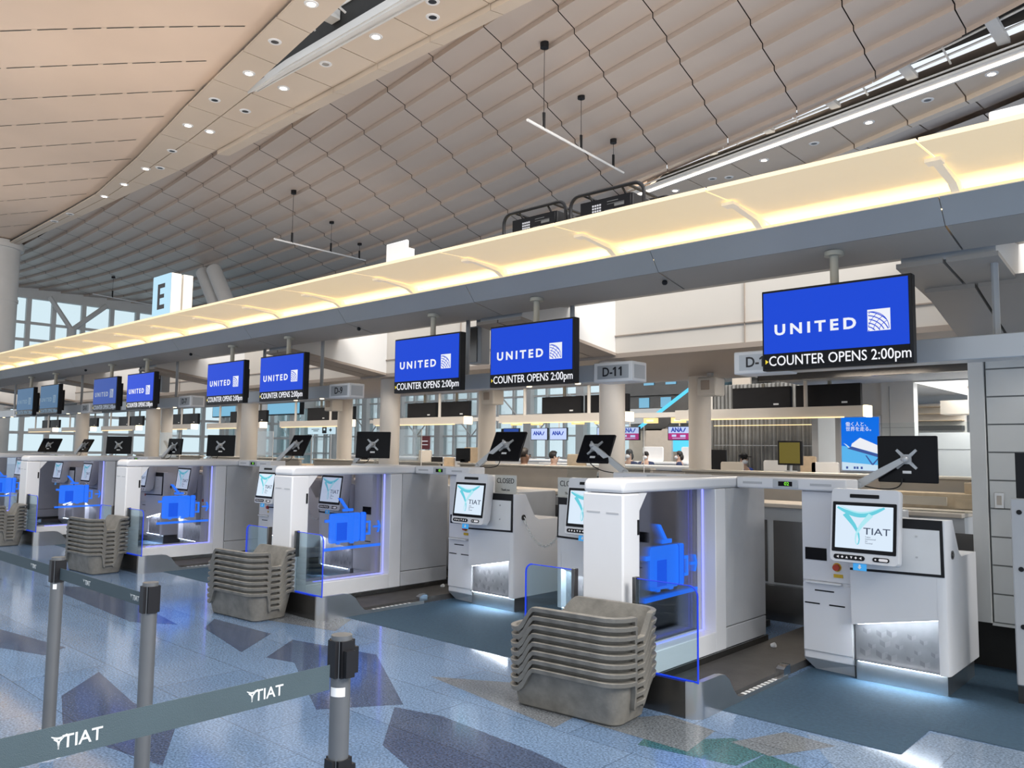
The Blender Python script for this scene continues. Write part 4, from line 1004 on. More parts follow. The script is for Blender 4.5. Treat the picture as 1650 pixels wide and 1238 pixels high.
def build_desk_bits():
    def sign(x, y, lab, w=.30, sub='This counter'):
        t = thing('closed_sign', lab, 'sign', (x, y, 1.166))
        MB().box(-w/2, w/2, 0, .006, 0, .185).build('plate', 'acrylic_white', t, bevel=.002)
        text_mesh('lettering', 'CLOSED', .075, 'sign_ink', t, (0, -.0015, .125), 0, .88, thick=.001)
        text_mesh('small_print', 'Thank you', .032, 'sign_ink', t, (0, -.0015, .035), 0, .9, thick=.001)
        MB().box(-w/2, w/2, -.03, .05, 0, .004).build('foot', 'acrylic_white', t, smooth=False)
    sign(-5.64, 6.09, 'cream CLOSED plate on the desk beside the D-11 bay kiosk')
    sign(-4.80, 6.09, 'cream CLOSED plate half hidden left of the nearest arch')
    for k in range(3):
        xa, xb = -5.43-P_*k, -4.89-P_*k
        lab = ['white plastic chain hanging across the gap under the D-11 plate', 'white plastic chain hanging across the gap of the D-9 bay', 'white plastic chain hanging across the gap of the D-7 bay'][k]
        pts = []; n = 28
        for i in range(n+1):
            u = i/n; pts.append(Vector((xa+(xb-xa)*u, 6.14, .93-.26*(1-(2*u-1)**2))))
        m = MB()
        for i in range(n):
            a, b = pts[i], pts[i+1]; d = (b-a).normalized(); c = (a+b)/2; L = (b-a).length*.68
            sd = Vector((0, 1, 0)) if i % 2 else d.cross(Vector((0, 1, 0))).normalized()
            m.tube([c+d*L*math.cos(t)+sd*.013*math.sin(t) for t in [2*PI*q/8 for q in range(8)]], .0052, 5, True)
        tag(m.build('barrier_chain', 'chain_plastic'), lab, 'chain', 'white chains across the staff gaps')
build_desk_bits()

# ---------------------------------------------------------------- queue barriers
def build_barriers():
    y = 1.6
    for x, lab, two in ((-2.195, 'nearest grey barrier post with white sticker and wide black heads', True), (-3.613, 'middle grey barrier post, bottom cut by the frame', False), (-4.749, 'farthest grey barrier post at left, with small white sticker', False)):
        t = thing('barrier_post', lab, 'barrier post', (x, y, 0), math.radians(42), group='grey queue barrier posts')
        m = MB(); m.cyl((0, 0, .02), (0, 0, .992), .032, 24); m.build('post', 'post_grey', t)
        m = MB(); m.cyl((0, 0, .0), (0, 0, .012), .17, 36, .165); m.cyl((0, 0, .012), (0, 0, .02), .165, 36, .05); m.build('base', 'steel', t)
        m = MB(); m.cyl((0, 0, .02), (0, 0, .05), .040, 24); m.build('base_collar', 'black_plastic', t)
        m = MB(); m.cyl((0, 0, .985), (0, 0, 1.0), .0335, 24); m.build('cap', 'post_grey', t)
        def head(z0, z1, big):
            m = MB()
            for k in range(4):
                a = PI/2*k+PI/4
                c, s_ = math.cos(a), math.sin(a)
                def pp(u, v): return (c*u-s_*v, s_*u+c*v)
                w = .021 if not big else .022
                m.prism([pp(.024, -w), pp(.037, -w), pp(.037, w), pp(.024, w)], z0, z1, 'z')
                if big and k % 2 == 1 or (big and k == 0): m.prism([pp(.037, -.016), pp(.056, -.016), pp(.056, .016), pp(.037, .016)], z0+.004, z1-.028, 'z')
            m.build('belt_head', 'black_plastic', t, smooth=False)
        head(.87, .985, two)
        if two: head(.50, .615, True)
        m = MB(); a0 = -PI/2-1.0; a1 = a0+1.0
        if two:
            m.prism([(.0326*math.cos(PI*1.5+q), .0326*math.sin(PI*1.5+q)) for q in [-.9+.32*i for i in range(6)]]+[(.031*math.cos(PI*1.5+q), .031*math.sin(PI*1.5+q)) for q in [.7-.32*i for i in range(6)]], .812, .84, 'z'); m.build('sticker', 'sticker_white', t)
        elif x < -4:
            m.prism([(.0326*math.cos(PI*1.5+q), .0326*math.sin(PI*1.5+q)) for q in [-.1+.2*i for i in range(4)]]+[(.031*math.cos(PI*1.5+q), .031*math.sin(PI*1.5+q)) for q in [.5-.2*i for i in range(4)]], .835, .862, 'z'); m.build('sticker', 'sticker_white', t)
    def belt(a, b, z0, z1, lab, marks, sz, nrm):
        a, b = Vector(a), Vector(b); d = (b-a).normalized(); L = (b-a).length; n = Vector((-d.y, d.x))*.001
        t = thing('barrier_belt', lab, 'belt', (a.x, a.y, 0), math.atan2(d.y, d.x), group='grey retractable barrier belts')
        m = MB(); m.box(0, L, -.001, .001, z0, z1); m.build('belt', 'belt_teal', t, smooth=False)
        for u in marks:
            e = bpy.data.objects.new('print', None)
            x = u; z = (z0+z1)/2
            mm = MB(); s = sz
            ribbon(mm, [(-1.05*s+1.0*s*q, .42*s-.2*s*math.sin(PI*q)) for q in [i/6 for i in range(7)]], [.05*s+.1*s*math.sin(PI*i/6) for i in range(7)], 0)
            ribbon(mm, [(-.85*s, .25*s), (-.6*s, 0), (-.55*s, -.5*s)], [.16*s, .12*s, .06*s], 0); ribbon(mm, [(-.25*s, .3*s), (-.52*s, 0), (-.58*s, -.5*s)], [.14*s, .1*s, .06*s], 0)
            o = mm.build('logo', 'mark_white', t, smooth=False, loc=(x, -.0016 if nrm < 0 else .0016, z)); 
            if nrm > 0: o.rotation_euler = (0, 0, PI)
            tx = text_mesh('lettering', 'TIAT', .050*sz/.04, 'mark_white', t, (x+(.035 if nrm < 0 else -.035), -.0016 if nrm < 0 else .0016, z-.004), .01, 1.0, 'CENTER', .0006)
            if nrm > 0: tx.rotation_euler = (PI/2, 0, PI)
    belt((-2.178, -.6, 0), (-2.185, 1.55, 0), .838, .915, 'wide grey-green TIAT belt running from the nearest post toward the camera', [1.38, 1.90], .036, -1)
    belt((-4.71, 1.6, 0), (-3.65, 1.6, 0), .885, .945, 'thin grey TIAT belt between the middle and farthest posts', [.35, .92], .026, -1)
    belt((-6.9, 1.6, 0), (-4.79, 1.6, 0), .885, .945, 'thin grey TIAT belt running left from the farthest post', [1.75], .026, -1)
build_barriers()

# ---------------------------------------------------------------- things standing on the canopy
def build_canopy_things():
    t = thing('sign_box', 'pale blue lightbox with black letter E standing on the canopy', 'sign', (-10.09, 4.42, 3.203))
    MB().box(-.25, .25, .012, .14, 0, .57).build('front_box', 'cream_panel', t, bevel=.006)
    f = MB().box(-.245, .245, 0, .012, .004, .566).build('face', 'sign_box_blue', t, smooth=False)
    MB().box(-.25, .25, .165, .29, 0, .57).build('rear_box', 'cream_panel', t, bevel=.006)
    MB().box(-.2, .2, .13, .175, 0, .55).build('joint', 'white_bright', t, smooth=False)
    m = MB(); m.prism([(-.10, .13), (.10, .13), (.10, .185), (-.035, .185), (-.035, .27), (.085, .27), (.085, .32), (-.035, .32), (-.035, .40), (.10, .40), (.10, .455), (-.10, .455)], -.002, 0, 'y')
    m.build('lettering', 'sign_ink', f, smooth=False)
    t = thing('access_point', 'small white upright panel standing on the canopy left of the generators', 'panel', (-5.43, 4.42, 3.203))
    MB().box(-.15, .13, 0, .03, 0, .215).build('board', 'white_bright', t, bevel=.01)
    MB().box(.02, .12, .03, .10, 0, .15).build('foot', 'white_paint', t, smooth=False)
    t = thing('white_unit', 'white box at the top right corner on the canopy', 'panel', (-.62, 4.42, 3.203))
    MB().box(-.25, .4, 0, .3, 0, .10).build('box', 'white_bright', t, bevel=.008)
    for x, rz, lab in ((-3.86, .0, 'black portable unit in a tube frame on the canopy, left one'), (-3.20, .02, 'black portable unit in a tube frame on the canopy, right one')):
        t = thing('portable_unit', lab, 'generator', (x, 4.42, 3.203), rz, group='black portable units on the canopy')
        MB().box(-.235, .20, .05, .38, .0, .165).build('body', 'black_plastic', t, bevel=.01)
        p = MB().box(-.23, .19, .035, .05, .012, .158).build('control_panel', 'black_gloss', t, bevel=.003)
        m = MB()
        for i in range(4):
            for j in range(4):
                if not (i == 1 and j == 0): m.box(-.125+.02*i, -.112+.02*i, .032, .036, .05+.02*j, .062+.02*j)
        m.build('key', 'key_white', p, smooth=False)
        MB().box(-.10, -.075, .031, .036, .045, .06).build('power_light', 'led_red', p, smooth=False)
        MB().box(-.02, .05, .031, .036, .045, .07).build('name_plate', 'post_grey', p, smooth=False)
        m = MB(); m.box(0.0, .09, .033, .036, .125, .13); m.box(.06, .14, .033, .036, .085, .105); m.box(.0, .14, .033, .036, .108, .111); m.build('print', 'post_grey', p, smooth=False)
        for yy in (.02, .41):
            m = MB(); m.tube([(a, yy, b+.105) for a, b in rrect(.305, .105, .075, 6)], .013, 8, True); m.build('tube_frame', 'black_plastic', t)
        for xx in (-.2, .18):
            m = MB(); m.tube([(xx, .02, .21), (xx, .41, .21)], .011, 6); m.build('cross_tube', 'black_plastic', t)
        for xx in (-.15, .13):
            m = MB(); m.tube([(xx, .02, .208), (xx+.01, .06, .16)], .008, 5); m.build('stay', 'black_plastic', t)
    t = thing('speaker', 'grey column speaker hanging under the canopy between two displays', 'speaker', (-6.26, 6.2, 2.55))
    MB().box(-.08, .11, .02, .16, .0, .42).build('cabinet', 'gantry_grey', t, bevel=.008); MB().box(-.06, .05, .01, .02, .02, .40).build('grille', 'steel_dark', t, smooth=False); MB().box(-.02, .04, .07, .12, .42, .54).build('mount', 'gantry_grey', t, smooth=False)
    t = thing('speaker', 'grey column speaker at far left between the two D-7 displays', 'speaker', (-14.1, 6.2, 2.55))
    MB().box(-.08, .11, .02, .16, .0, .42).build('cabinet', 'gantry_grey', t, bevel=.008); MB().box(-.06, .05, .01, .02, .02, .40).build('grille', 'steel_dark', t, smooth=False); MB().box(-.02, .04, .07, .12, .42, .54).build('mount', 'gantry_grey', t, smooth=False)
build_canopy_things()
# ---------------------------------------------------------------- behind the counters
def build_island():
    words = ['right of the D-1 plate', 'under the D-11 plate', 'under the D-9 plate', 'under the D-7 plate', 'under the D-5 plate', 'at the far left edge']
    m = MB(); m.cyl((0, 0, 0), (0, 0, 2.61), .145, 28); me = m.mesh('pillar', 'column_paint')
    me.polygons.foreach_set('use_smooth', [True]*len(me.polygons)); me.set_sharp_from_angle(angle=.7)
    for k in range(1, 6):
        for y, w in ((7.4, 'front-row'), (9.5, 'back-row')):
            o = link('pillar', me, loc=(-5.24-P_*(k-1)+(.0 if y < 8 else -.08), y, 0))
            tag(o, 'round beige %s pillar %s' % (w, ['', 'behind the nearest arch, near the D-11 plate', 'near the D-9 plate', 'near the D-7 plate', 'near the D-5 plate', 'at the far left edge'][k]), 'pillar', 'round pillars in the counter island')
    # rear staff counter with its steel conveyor doors
    t = thing('staff_counter', 'long rear staff counter with pale top and grey steel doors seen through the lanes', 'counter', (-10, 7.7, 0))
    MB().box(-12, 8.2, -.10, .45, 1.08, 1.12).build('worktop', 'beige_lam', t, bevel=.006)
    MB().box(-12, 8.2, -.02, .42, 0, 1.08).build('carcass', 'sign_silver', t, smooth=False)
    x = -12
    k = 0
    while x < 8.1:
        MB().box(x+.03, x+.62, -.035, -.02, .35, .95).build('door', 'steel_dark', t, smooth=False); x += .66
    MB().box(-12, 8.2, -.13, -.03, 0, .33).build('conveyor_bed', 'steel_dark', t, smooth=False)
    for k in range(5):
        x0 = -3.3-P_*k
        t = thing('staff_partition', 'low beige partition behind %s' % ['the nearest lane and kiosk', 'the D-11 bay', 'the D-9 bay', 'the D-7 bay', 'the D-5 bay'][k], 'partition', (x0, 8.62, 0), group='low beige partitions behind the counters')
        MB().box(-1.75, 1.7, 0, .06, 0, 1.38).build('panel', 'beige_lam', t, bevel=.02)
        MB().box(-1.76, 1.71, -.03, .10, 1.38, 1.41).build('top_rail', 'cream_panel', t, bevel=.008)
    t = thing('wooden_counter', 'pale wooden counter with drawers seen right of the nearest kiosk', 'counter', (-2.1, 8.0, 0))
    MB().box(-.75, .72, .16, .5, 1.121, 1.26).build('riser', 'beige_wood', t, smooth=False)
    MB().box(-.75, .05, .14, .16, 1.15, 1.23).build('drawer', 'beige_lam', t, smooth=False); MB().box(.12, .72, .14, .16, 1.13, 1.22).build('drawer', 'beige_wood', t, smooth=False)
    t = thing('small_box', 'small wooden box with round mark on the counter left of the grooved wall', 'box', (-1.88, 8.3, 1.262))
    MB().box(-.06, .06, 0, .1, 0, .1).build('box', 'beige_wood', t, bevel=.004)
    # far-side light valances and the dark backs of the far-side screens
    bays = ['rightmost, above the poster', 'second from right, beside the round pillar', 'third from right, left of the D-11 display pair', 'fourth from right, near the D-9 plate', 'fifth from right, near the D-7 plate', 'sixth from right', 'seventh from right', 'eighth from right', 'ninth from right, farthest left']
    for k in range(9):
        x1 = -3.76-3.86*k; x0 = x1-2.95
        t = thing('light_valance', 'cream light valance over the far counters, '+bays[k], 'light', ((x0+x1)/2, 11.2, 2.2), group='light valances over the far counters')
        w = (x1-x0)/2
        MB().box(-w, w-.05, 0, .18, -.075, .075).build('box', 'cream_panel', t, smooth=False)
        MB().box(w-.05, w+.01, -.01, .19, -.08, .08).build('end_lamp', 'lamp_warm', t, bevel=.01)
        MB().box(-w+.1, w-.3, -.012, -.001, -.088, -.072).build('light_strip', 'bar_light', t, smooth=False)
        for dx in (-.9, .6):
            m = MB(); m.cyl((dx, .1, .075), (dx, .1, .66), .03, 8); m.build('pole', 'cream_panel', t)
        for j, (a, b) in enumerate(((-2.05, -1.2), (-1.05, -.2))):
            tt = thing('far_display', 'black %s display back above valance %s' % (('left', 'right')[j], bays[k]), 'screen', (x1+(a+b)/2, 11.45, 2.44), group='dark backs of the far-side displays')
            MB().box(-.46, .46, 0, .08, -.155, .165).build('casing', 'black_plastic', tt, bevel=.006)
            MB().box(.2, .28, -.004, 0, -.11, -.085).build('rating_label', 'sticker_white', tt, smooth=False)
            m = MB(); m.cyl((0, .1, .1), (0, .1, .42 if k else .222), .03, 8); m.build('pole', 'pole_cream', tt)
    tag(MB().box(-40, -2, 11.15, 12.3, 2.85, 3.1).build('far_canopy', 'gantry_under', smooth=False), 'dark canopy over the far counters carrying the valances and displays', 'canopy')
    for x, lab in ((-8.75, 'pale projector-like camera box hanging left of the D-11 display pair'), (-4.95, 'pale projector-like camera box hanging under the D-1 plate'), (-13.0, 'pale projector-like camera box hanging near the D-9 plate')):
        t = thing('camera_box', lab, 'camera', (x, 9.0, 2.45), group='camera boxes under the low ceiling')
        MB().box(-.13, .13, 0, .25, -.13, .1).build('housing', 'cream_panel', t, bevel=.02); MB().box(-.07, .05, -.015, .0, -.06, .06).build('lens', 'brown_soffit', t, bevel=.008)
        MB().box(-.03, .03, .08, .14, .1, .16).build('mount', 'cream_panel', t, smooth=False)
    # desk furniture
    t = thing('long_desk', 'long beige desk top carrying boards and monitors behind the partitions', 'desk', (-8, 9.98, 0))
    MB().box(-8, 5.5, -.1, .6, 1.20, 1.25).build('worktop', 'beige_wood', t, smooth=False); MB().box(-8, 5.5, .0, .5, 0, 1.2).build('carcass', 'cream_panel', t, smooth=False)
    bd = [(-5.12, .32, .24, 'cream_panel', 'grey-beige privacy board left of the man in the cap'), (-4.52, .30, .27, 'white_bright', 'white privacy board right of the man in the cap'), (-3.87, .34, .26, 'white_bright', 'white privacy board left of the blue poster'), (-4.08, .20, .33, 'beige_wood', 'wooden board behind the yellow-backed monitor'),
          (-10.08, .36, .40, 'beige_wood', 'light wooden board left of the tilted monitor in the D-11 bay'), (-11.3, .34, .34, 'cream_panel', 'cream board left of the small black keyboard stand'), (-10.65, .26, .22, 'beige_wood', 'small beige board on the counter below the D-11 displays'), (-7.75, .36, .31, 'beige_wood', 'wooden board beside the clerk in blue')]
    for x, w, h, mt, lab in bd:
        tag(MB().prism(rrect(w/2, h/2, .03, 4, 0, h/2), -.02, .02, 'y').build('privacy_board', mt, bevel=.006, loc=(x, 10.0, 1.252)), lab, 'board')
    t = thing('desk_monitor', 'yellow-faced monitor in a black frame on a silver stand', 'monitor', (-3.74, 8.65, 1.412), math.radians(-8))
    MB().box(-.15, .15, 0, .03, .07, .34).build('casing', 'black_plastic', t, bevel=.006); MB().box(-.125, .125, -.003, 0, .09, .32).build('screen', 'yellow_screen', t, smooth=False)
    m = MB(); m.cyl((0, .02, 0), (0, .03, .12), .015, 8); m.cyl((0, .02, 0), (0, .02, .01), .07, 14); m.build('stand', 'sign_silver', t)
    t = thing('desk_monitor', 'black monitor right of the rear round pillar behind the nearest arch', 'monitor', (-5.35, 10.0, 1.252))
    MB().box(-.14, .14, 0, .03, .05, .40).build('casing', 'black_plastic', t, bevel=.006); MB().box(-.05, .05, 0, .1, 0, .06).build('stand', 'black_plastic', t, smooth=False)
    for x, lab in ((-8.93, 'small dark tablet standing left of the pale pillar above the second arch'), (-11.0, 'low black monitor on the desk left of the wooden board'), (-13.2, 'black monitor left of the round D-9 pillar')):
        t = thing('desk_monitor', lab, 'monitor', (x, 10.0 if x < -9 else 8.66, 1.252 if x < -9 else 1.412), group='small dark desk monitors')
        MB().box(-.15, .15, 0, .025, .02, .22 if x > -13 else .38).build('casing', 'black_plastic', t, bevel=.005); MB().box(-.05, .05, 0, .08, 0, .05).build('stand', 'black_plastic', t, smooth=False)
    for i, (x, z0, lab) in enumerate(((-5.6, 1.42, 'nearest clear acrylic screen by the CLOSED plates'), (-9.4, 1.42, 'clear acrylic screen right of the D-9 plate'), (-13.4, 1.42, 'clear acrylic screen near the D-7 bay'), (-17.0, 1.42, 'clear acrylic screen at far left'), (-1.95, 1.42, 'clear acrylic screen behind the nearest monitor'))):
        t = thing('acrylic_screen', lab, 'screen', (x, 7.75, 1.12), group='clear acrylic screens on the rear counter')
        MB().box(-.55, .55, 0, .008, .0, .78).build('sheet', 'acrylic_clear', t, smooth=False)
        MB().box(.548, .552, -.001, .009, 0, .78).build('edge', 'white_bright', t, smooth=False)
        MB().box(-.5, .5, -.06, .06, 0, .006).build('foot', 'acrylic_clear', t, smooth=False)
    t = thing('card_terminal', 'grey angled terminal with small screen left of the nearest arch', 'terminal', (-5.69, 7.85, 1.121))
    MB().prism([(0, 0), (.2, 0), (.2, .22), (.06, .24)], -.13, .13).build('body', 'sign_silver', t, bevel=.008); MB().box(-.09, .09, .0, .012, .09, .19).build('screen', 'steel_dark', t, smooth=False)
    for x, y, z, lab in ((-13.6, 8.64, 1.412, 'small green potted plant on the partition left of the D-7 monitors'), (-11.0, 8.64, 1.412, 'small green potted plant on the partition beyond the third arch')):
        t = thing('potted_plant', lab, 'plant', (x, y, z), group='small potted plants')
        m = MB(); m.cyl((0, 0, 0), (0, 0, .07), .035, 12, .045); m.build('pot', 'cream_panel', t)
        m = MB()
        for k in range(26):
            a = random.uniform(0, 2*PI); e = random.uniform(.3, 1.4); d = Vector((math.cos(a)*math.cos(e), math.sin(a)*math.cos(e), math.sin(e))); q = d.orthogonal().normalized()*.02; b = Vector((0, 0, .07))
            m.quad(b, b+d*.08+q, b+d*.15, b+d*.08-q)
        m.build('leaves', 'green_leaf', t, smooth=False)
build_island()

def build_poster():
    t = thing('poster_lightbox', 'bright blue lit poster with white Japanese text and an aircraft loading truck', 'poster', (-4.21, 12.2, 0))
    MB().box(-.30, .30, .03, .09, 1.36, 2.18).build('frame', 'white_paint', t, bevel=.005)
    f = MB().box(-.27, .27, .02, .03, 1.38, 2.16).build('face', 'poster_blue', t, smooth=False)
    m = MB()
    m.quad((-.27, .0195, 1.38), (.27, .0195, 1.38), (.27, .0195, 1.66), (-.27, .0195, 1.74))
    m.cur = 1
    m.quad((-.27, .019, 1.38), (.27, .019, 1.38), (.27, .019, 1.46), (-.27, .019, 1.50)); m.quad((-.24, .019, 1.78), (-.20, .019, 1.76), (-.13, .019, 1.70), (-.16, .019, 1.70))
    m.cur = 2
    m.quad((.0, .0185, 1.86), (.27, .0185, 1.74), (.27, .0185, 1.62), (.06, .0185, 1.68)); m.quad((-.12, .0185, 1.77), (.0, .0185, 1.86), (.06, .0185, 1.68), (-.13, .0185, 1.73))
    m.cur = 3
    m.quad((-.19, .018, 1.70), (-.12, .018, 1.73), (.27, .018, 1.615), (.27, .018, 1.57), (.06, .018, 1.63)); m.quad((.07, .018, 1.60), (.09, .018, 1.60), (.18, .018, 1.47), (.16, .018, 1.46)); m.quad((.25, .018, 1.57), (.27, .018, 1.57), (.18, .018, 1.46), (.16, .018, 1.47))
    for x in (-.21, -.1, -.06, .0): m.box(x, x+.03, .0178, .018, 1.40, 1.435)
    m.build('picture', ['poster_sky', 'poster_pale', 'poster_white', 'poster_steel'], f, smooth=False)
    text_mesh('lettering', '働く人と、\n世界を走る。', .072, 'poster_white', f, (-.205, .0175, 2.02), 0, .95, 'LEFT', .0006)
build_poster()

# ---------------------------------------------------------------- people
def skin_mesh(name, V, E, R, sub=1):
    me = bpy.data.meshes.new(name); me.from_pydata(V, E, [])
    o = bpy.data.objects.new(name, me); C.objects.link(o)
    md = o.modifiers.new('skin', 'SKIN'); 
    for i, r in enumerate(R): me.skin_vertices[0].data[i].radius = (r, r) if not isinstance(r, tuple) else r
    me.skin_vertices[0].data[0].use_root = True
    if sub: s = o.modifiers.new('sub', 'SUBSURF'); s.levels = sub; s.render_levels = sub
    dg = bpy.context.evaluated_depsgraph_get(); out = bpy.data.meshes.new_from_object(o.evaluated_get(dg))
    bpy.data.objects.remove(o); bpy.data.meshes.remove(me)
    out.polygons.foreach_set('use_smooth', [True]*len(out.polygons)); return out
def person(loc, rz, lab, skin, cloth, hair, mask=None, cap=False, H=1.66, longhair=False, lean=0.):
    t = thing('person', lab, 'person', loc, rz)
    k = H/1.66
    V = [(0, 0, .90), (0, .01, 1.06), (0, .0, 1.22), (0, 0, 1.36), (0, -.01, 1.43), (0, -.02, 1.50), (0, -.03, 1.58)]
    R = [(.15, .11), (.135, .10), (.15, .105), (.12, .085), .05, (.066, .082), (.066, .085)]
    E = [(i, i+1) for i in range(6)]
    def chain(st, pts, rs):
        p = st
        for q, r in zip(pts, rs):
            V.append(q); R.append(r); E.append((p, len(V)-1)); p = len(V)-1
        return p
    for s in (-1, 1):
        w = chain(3, [(s*.17, 0, 1.35), (s*.22, -.01, 1.10), (s*.17, -.20, .98)], [.055, .042, .03])
        h = chain(w, [(s*.155, -.27, .975)], [.028])
        for f, (dx, ln) in enumerate(((-.03, .075), (-.01, .085), (.01, .08), (.028, .065))):
            chain(h, [(s*.155+dx, -.31, .975), (s*.155+dx, -.27-ln, .96)], [.0095, .0085])
        chain(h, [(s*.155-s*.05, -.285, .985), (s*.155-s*.06, -.32, .975)], [.011, .009])
        chain(0, [(s*.095, 0, .82), (s*.10, -.01, .48), (s*.10, .02, .09), (s*.10, -.10, .035)], [.085, .058, .042, .035])
    me = skin_mesh('body', V, E, R); me.materials.append(M[skin]); link('body', me, t).scale = (k, k, k)
    # jacket: torso and sleeves a little proud of the body
    V = [(0, 0, .86), (0, .01, 1.06), (0, 0, 1.22), (0, 0, 1.37), (0, -.005, 1.42)]; R = [(.168, .128), (.152, .118), (.168, .122), (.135, .10), (.07, .06)]; E = [(0, 1), (1, 2), (2, 3), (3, 4)]
    for s in (-1, 1): chain(3, [(s*.175, 0, 1.355), (s*.222, -.01, 1.10), (s*.175, -.18, .985)], [.068, .055, .045])
    me = skin_mesh('jacket', V, E, R); me.materials.append(M[cloth]); link('jacket', me, t).scale = (k, k, k)
    V = [(0, 0, .92), (0, 0, .86)]; R = [(.155, .12), (.16, .12)]; E = [(0, 1)]
    for s in (-1, 1): chain(1, [(s*.095, 0, .78), (s*.10, -.01, .48), (s*.10, .02, .12)], [.10, .075, .065])
    me = skin_mesh('trousers', V, E, R); me.materials.append(M['navy_cloth']); link('trousers', me, t).scale = (k, k, k)
    m = MB(); m.ball((0, -.005, 1.595), .088, 14, 10, (.86, 1.0, .95))
    if longhair: m.ball((0, .05, 1.52), .075, 12, 8, (.9, .7, 1.1))
    # cut away the face side
    m.v = [(x, max(y, -.055-.35*max(0, z-1.60)) if z < 1.63 else y, z) for x, y, z in m.v]
    m.build('hair', hair, t).scale = (k, k, k)
    for s in (-1, 1):
        m = MB(); m.ball((s*.028, -.104, 1.565), .009, 8, 6); m.build('eye', 'black_plastic', t).scale = (k, k, k)
        m = MB(); m.ball((s*.072, -.03, 1.555), .018, 8, 6, (.4, .8, 1.2)); m.build('ear', skin, t).scale = (k, k, k)
    m = MB(); m.loft([[(-.008, -.10, 1.56), (.008, -.10, 1.56), (0, -.106, 1.57)], [(-.014, -.10, 1.528), (.014, -.10, 1.528), (0, -.128, 1.532)]]); m.build('nose', skin, t).scale = (k, k, k)
    if mask:
        m = MB(); m.ball((0, -.055, 1.515), .062, 12, 8, (.95, 1.05, .75)); m.build('face_mask', mask, t).scale = (k, k, k)
    else:
        m = MB(); m.ball((0, -.104, 1.507), .018, 8, 6, (1, .3, .3)); m.build('mouth', 'maroon', t).scale = (k, k, k)
    if cap:
        m = MB(); m.ball((0, -.005, 1.62), .092, 14, 8, (.9, 1.02, .7)); m.box(-.06, .06, -.16, -.05, 1.60, 1.612); m.build('cap', 'black_plastic', t).scale = (k, k, k)
    return t
person((-7.98, 9.0, 0), 2.6, 'dark-haired person in grey-brown top seen from behind between two monitors', 'skin_dark', 'brown_cloth', 'hair', None, H=1.64)
person((-9.05, 11.0, 0), 2.2, 'clerk in bright blue jacket half hidden by a wooden board', 'skin', 'blue_cloth', 'hair', None, H=1.60)
person((-9.88, 14.6, 0), -.2, 'woman in dark uniform with white face mask facing the hall', 'skin', 'navy_cloth', 'hair', 'mask_white', H=1.66, longhair=True)
person((-11.4, 17.6, 0), .1, 'small distant clerk in navy with mask between two white boards', 'skin', 'navy_cloth', 'hair', 'mask_white', H=1.62)
person((-9.95, 16.8, 0), -1.1, 'distant dark-haired clerk turned sideways left of a round pillar', 'skin', 'navy_cloth', 'hair', 'mask_white', H=1.64, longhair=True)
person((-6.75, 13.6, 0), 1.2, 'worker in black cap, white mask and blue jacket right of the rear pillar', 'skin', 'blue_cloth', 'hair', 'mask_white', cap=True, H=1.60)
person((-7.3, 13.3, 0), 2.5, 'dark-haired person seen from behind left of the man in the cap', 'skin', 'navy_cloth', 'hair', None, H=1.60)

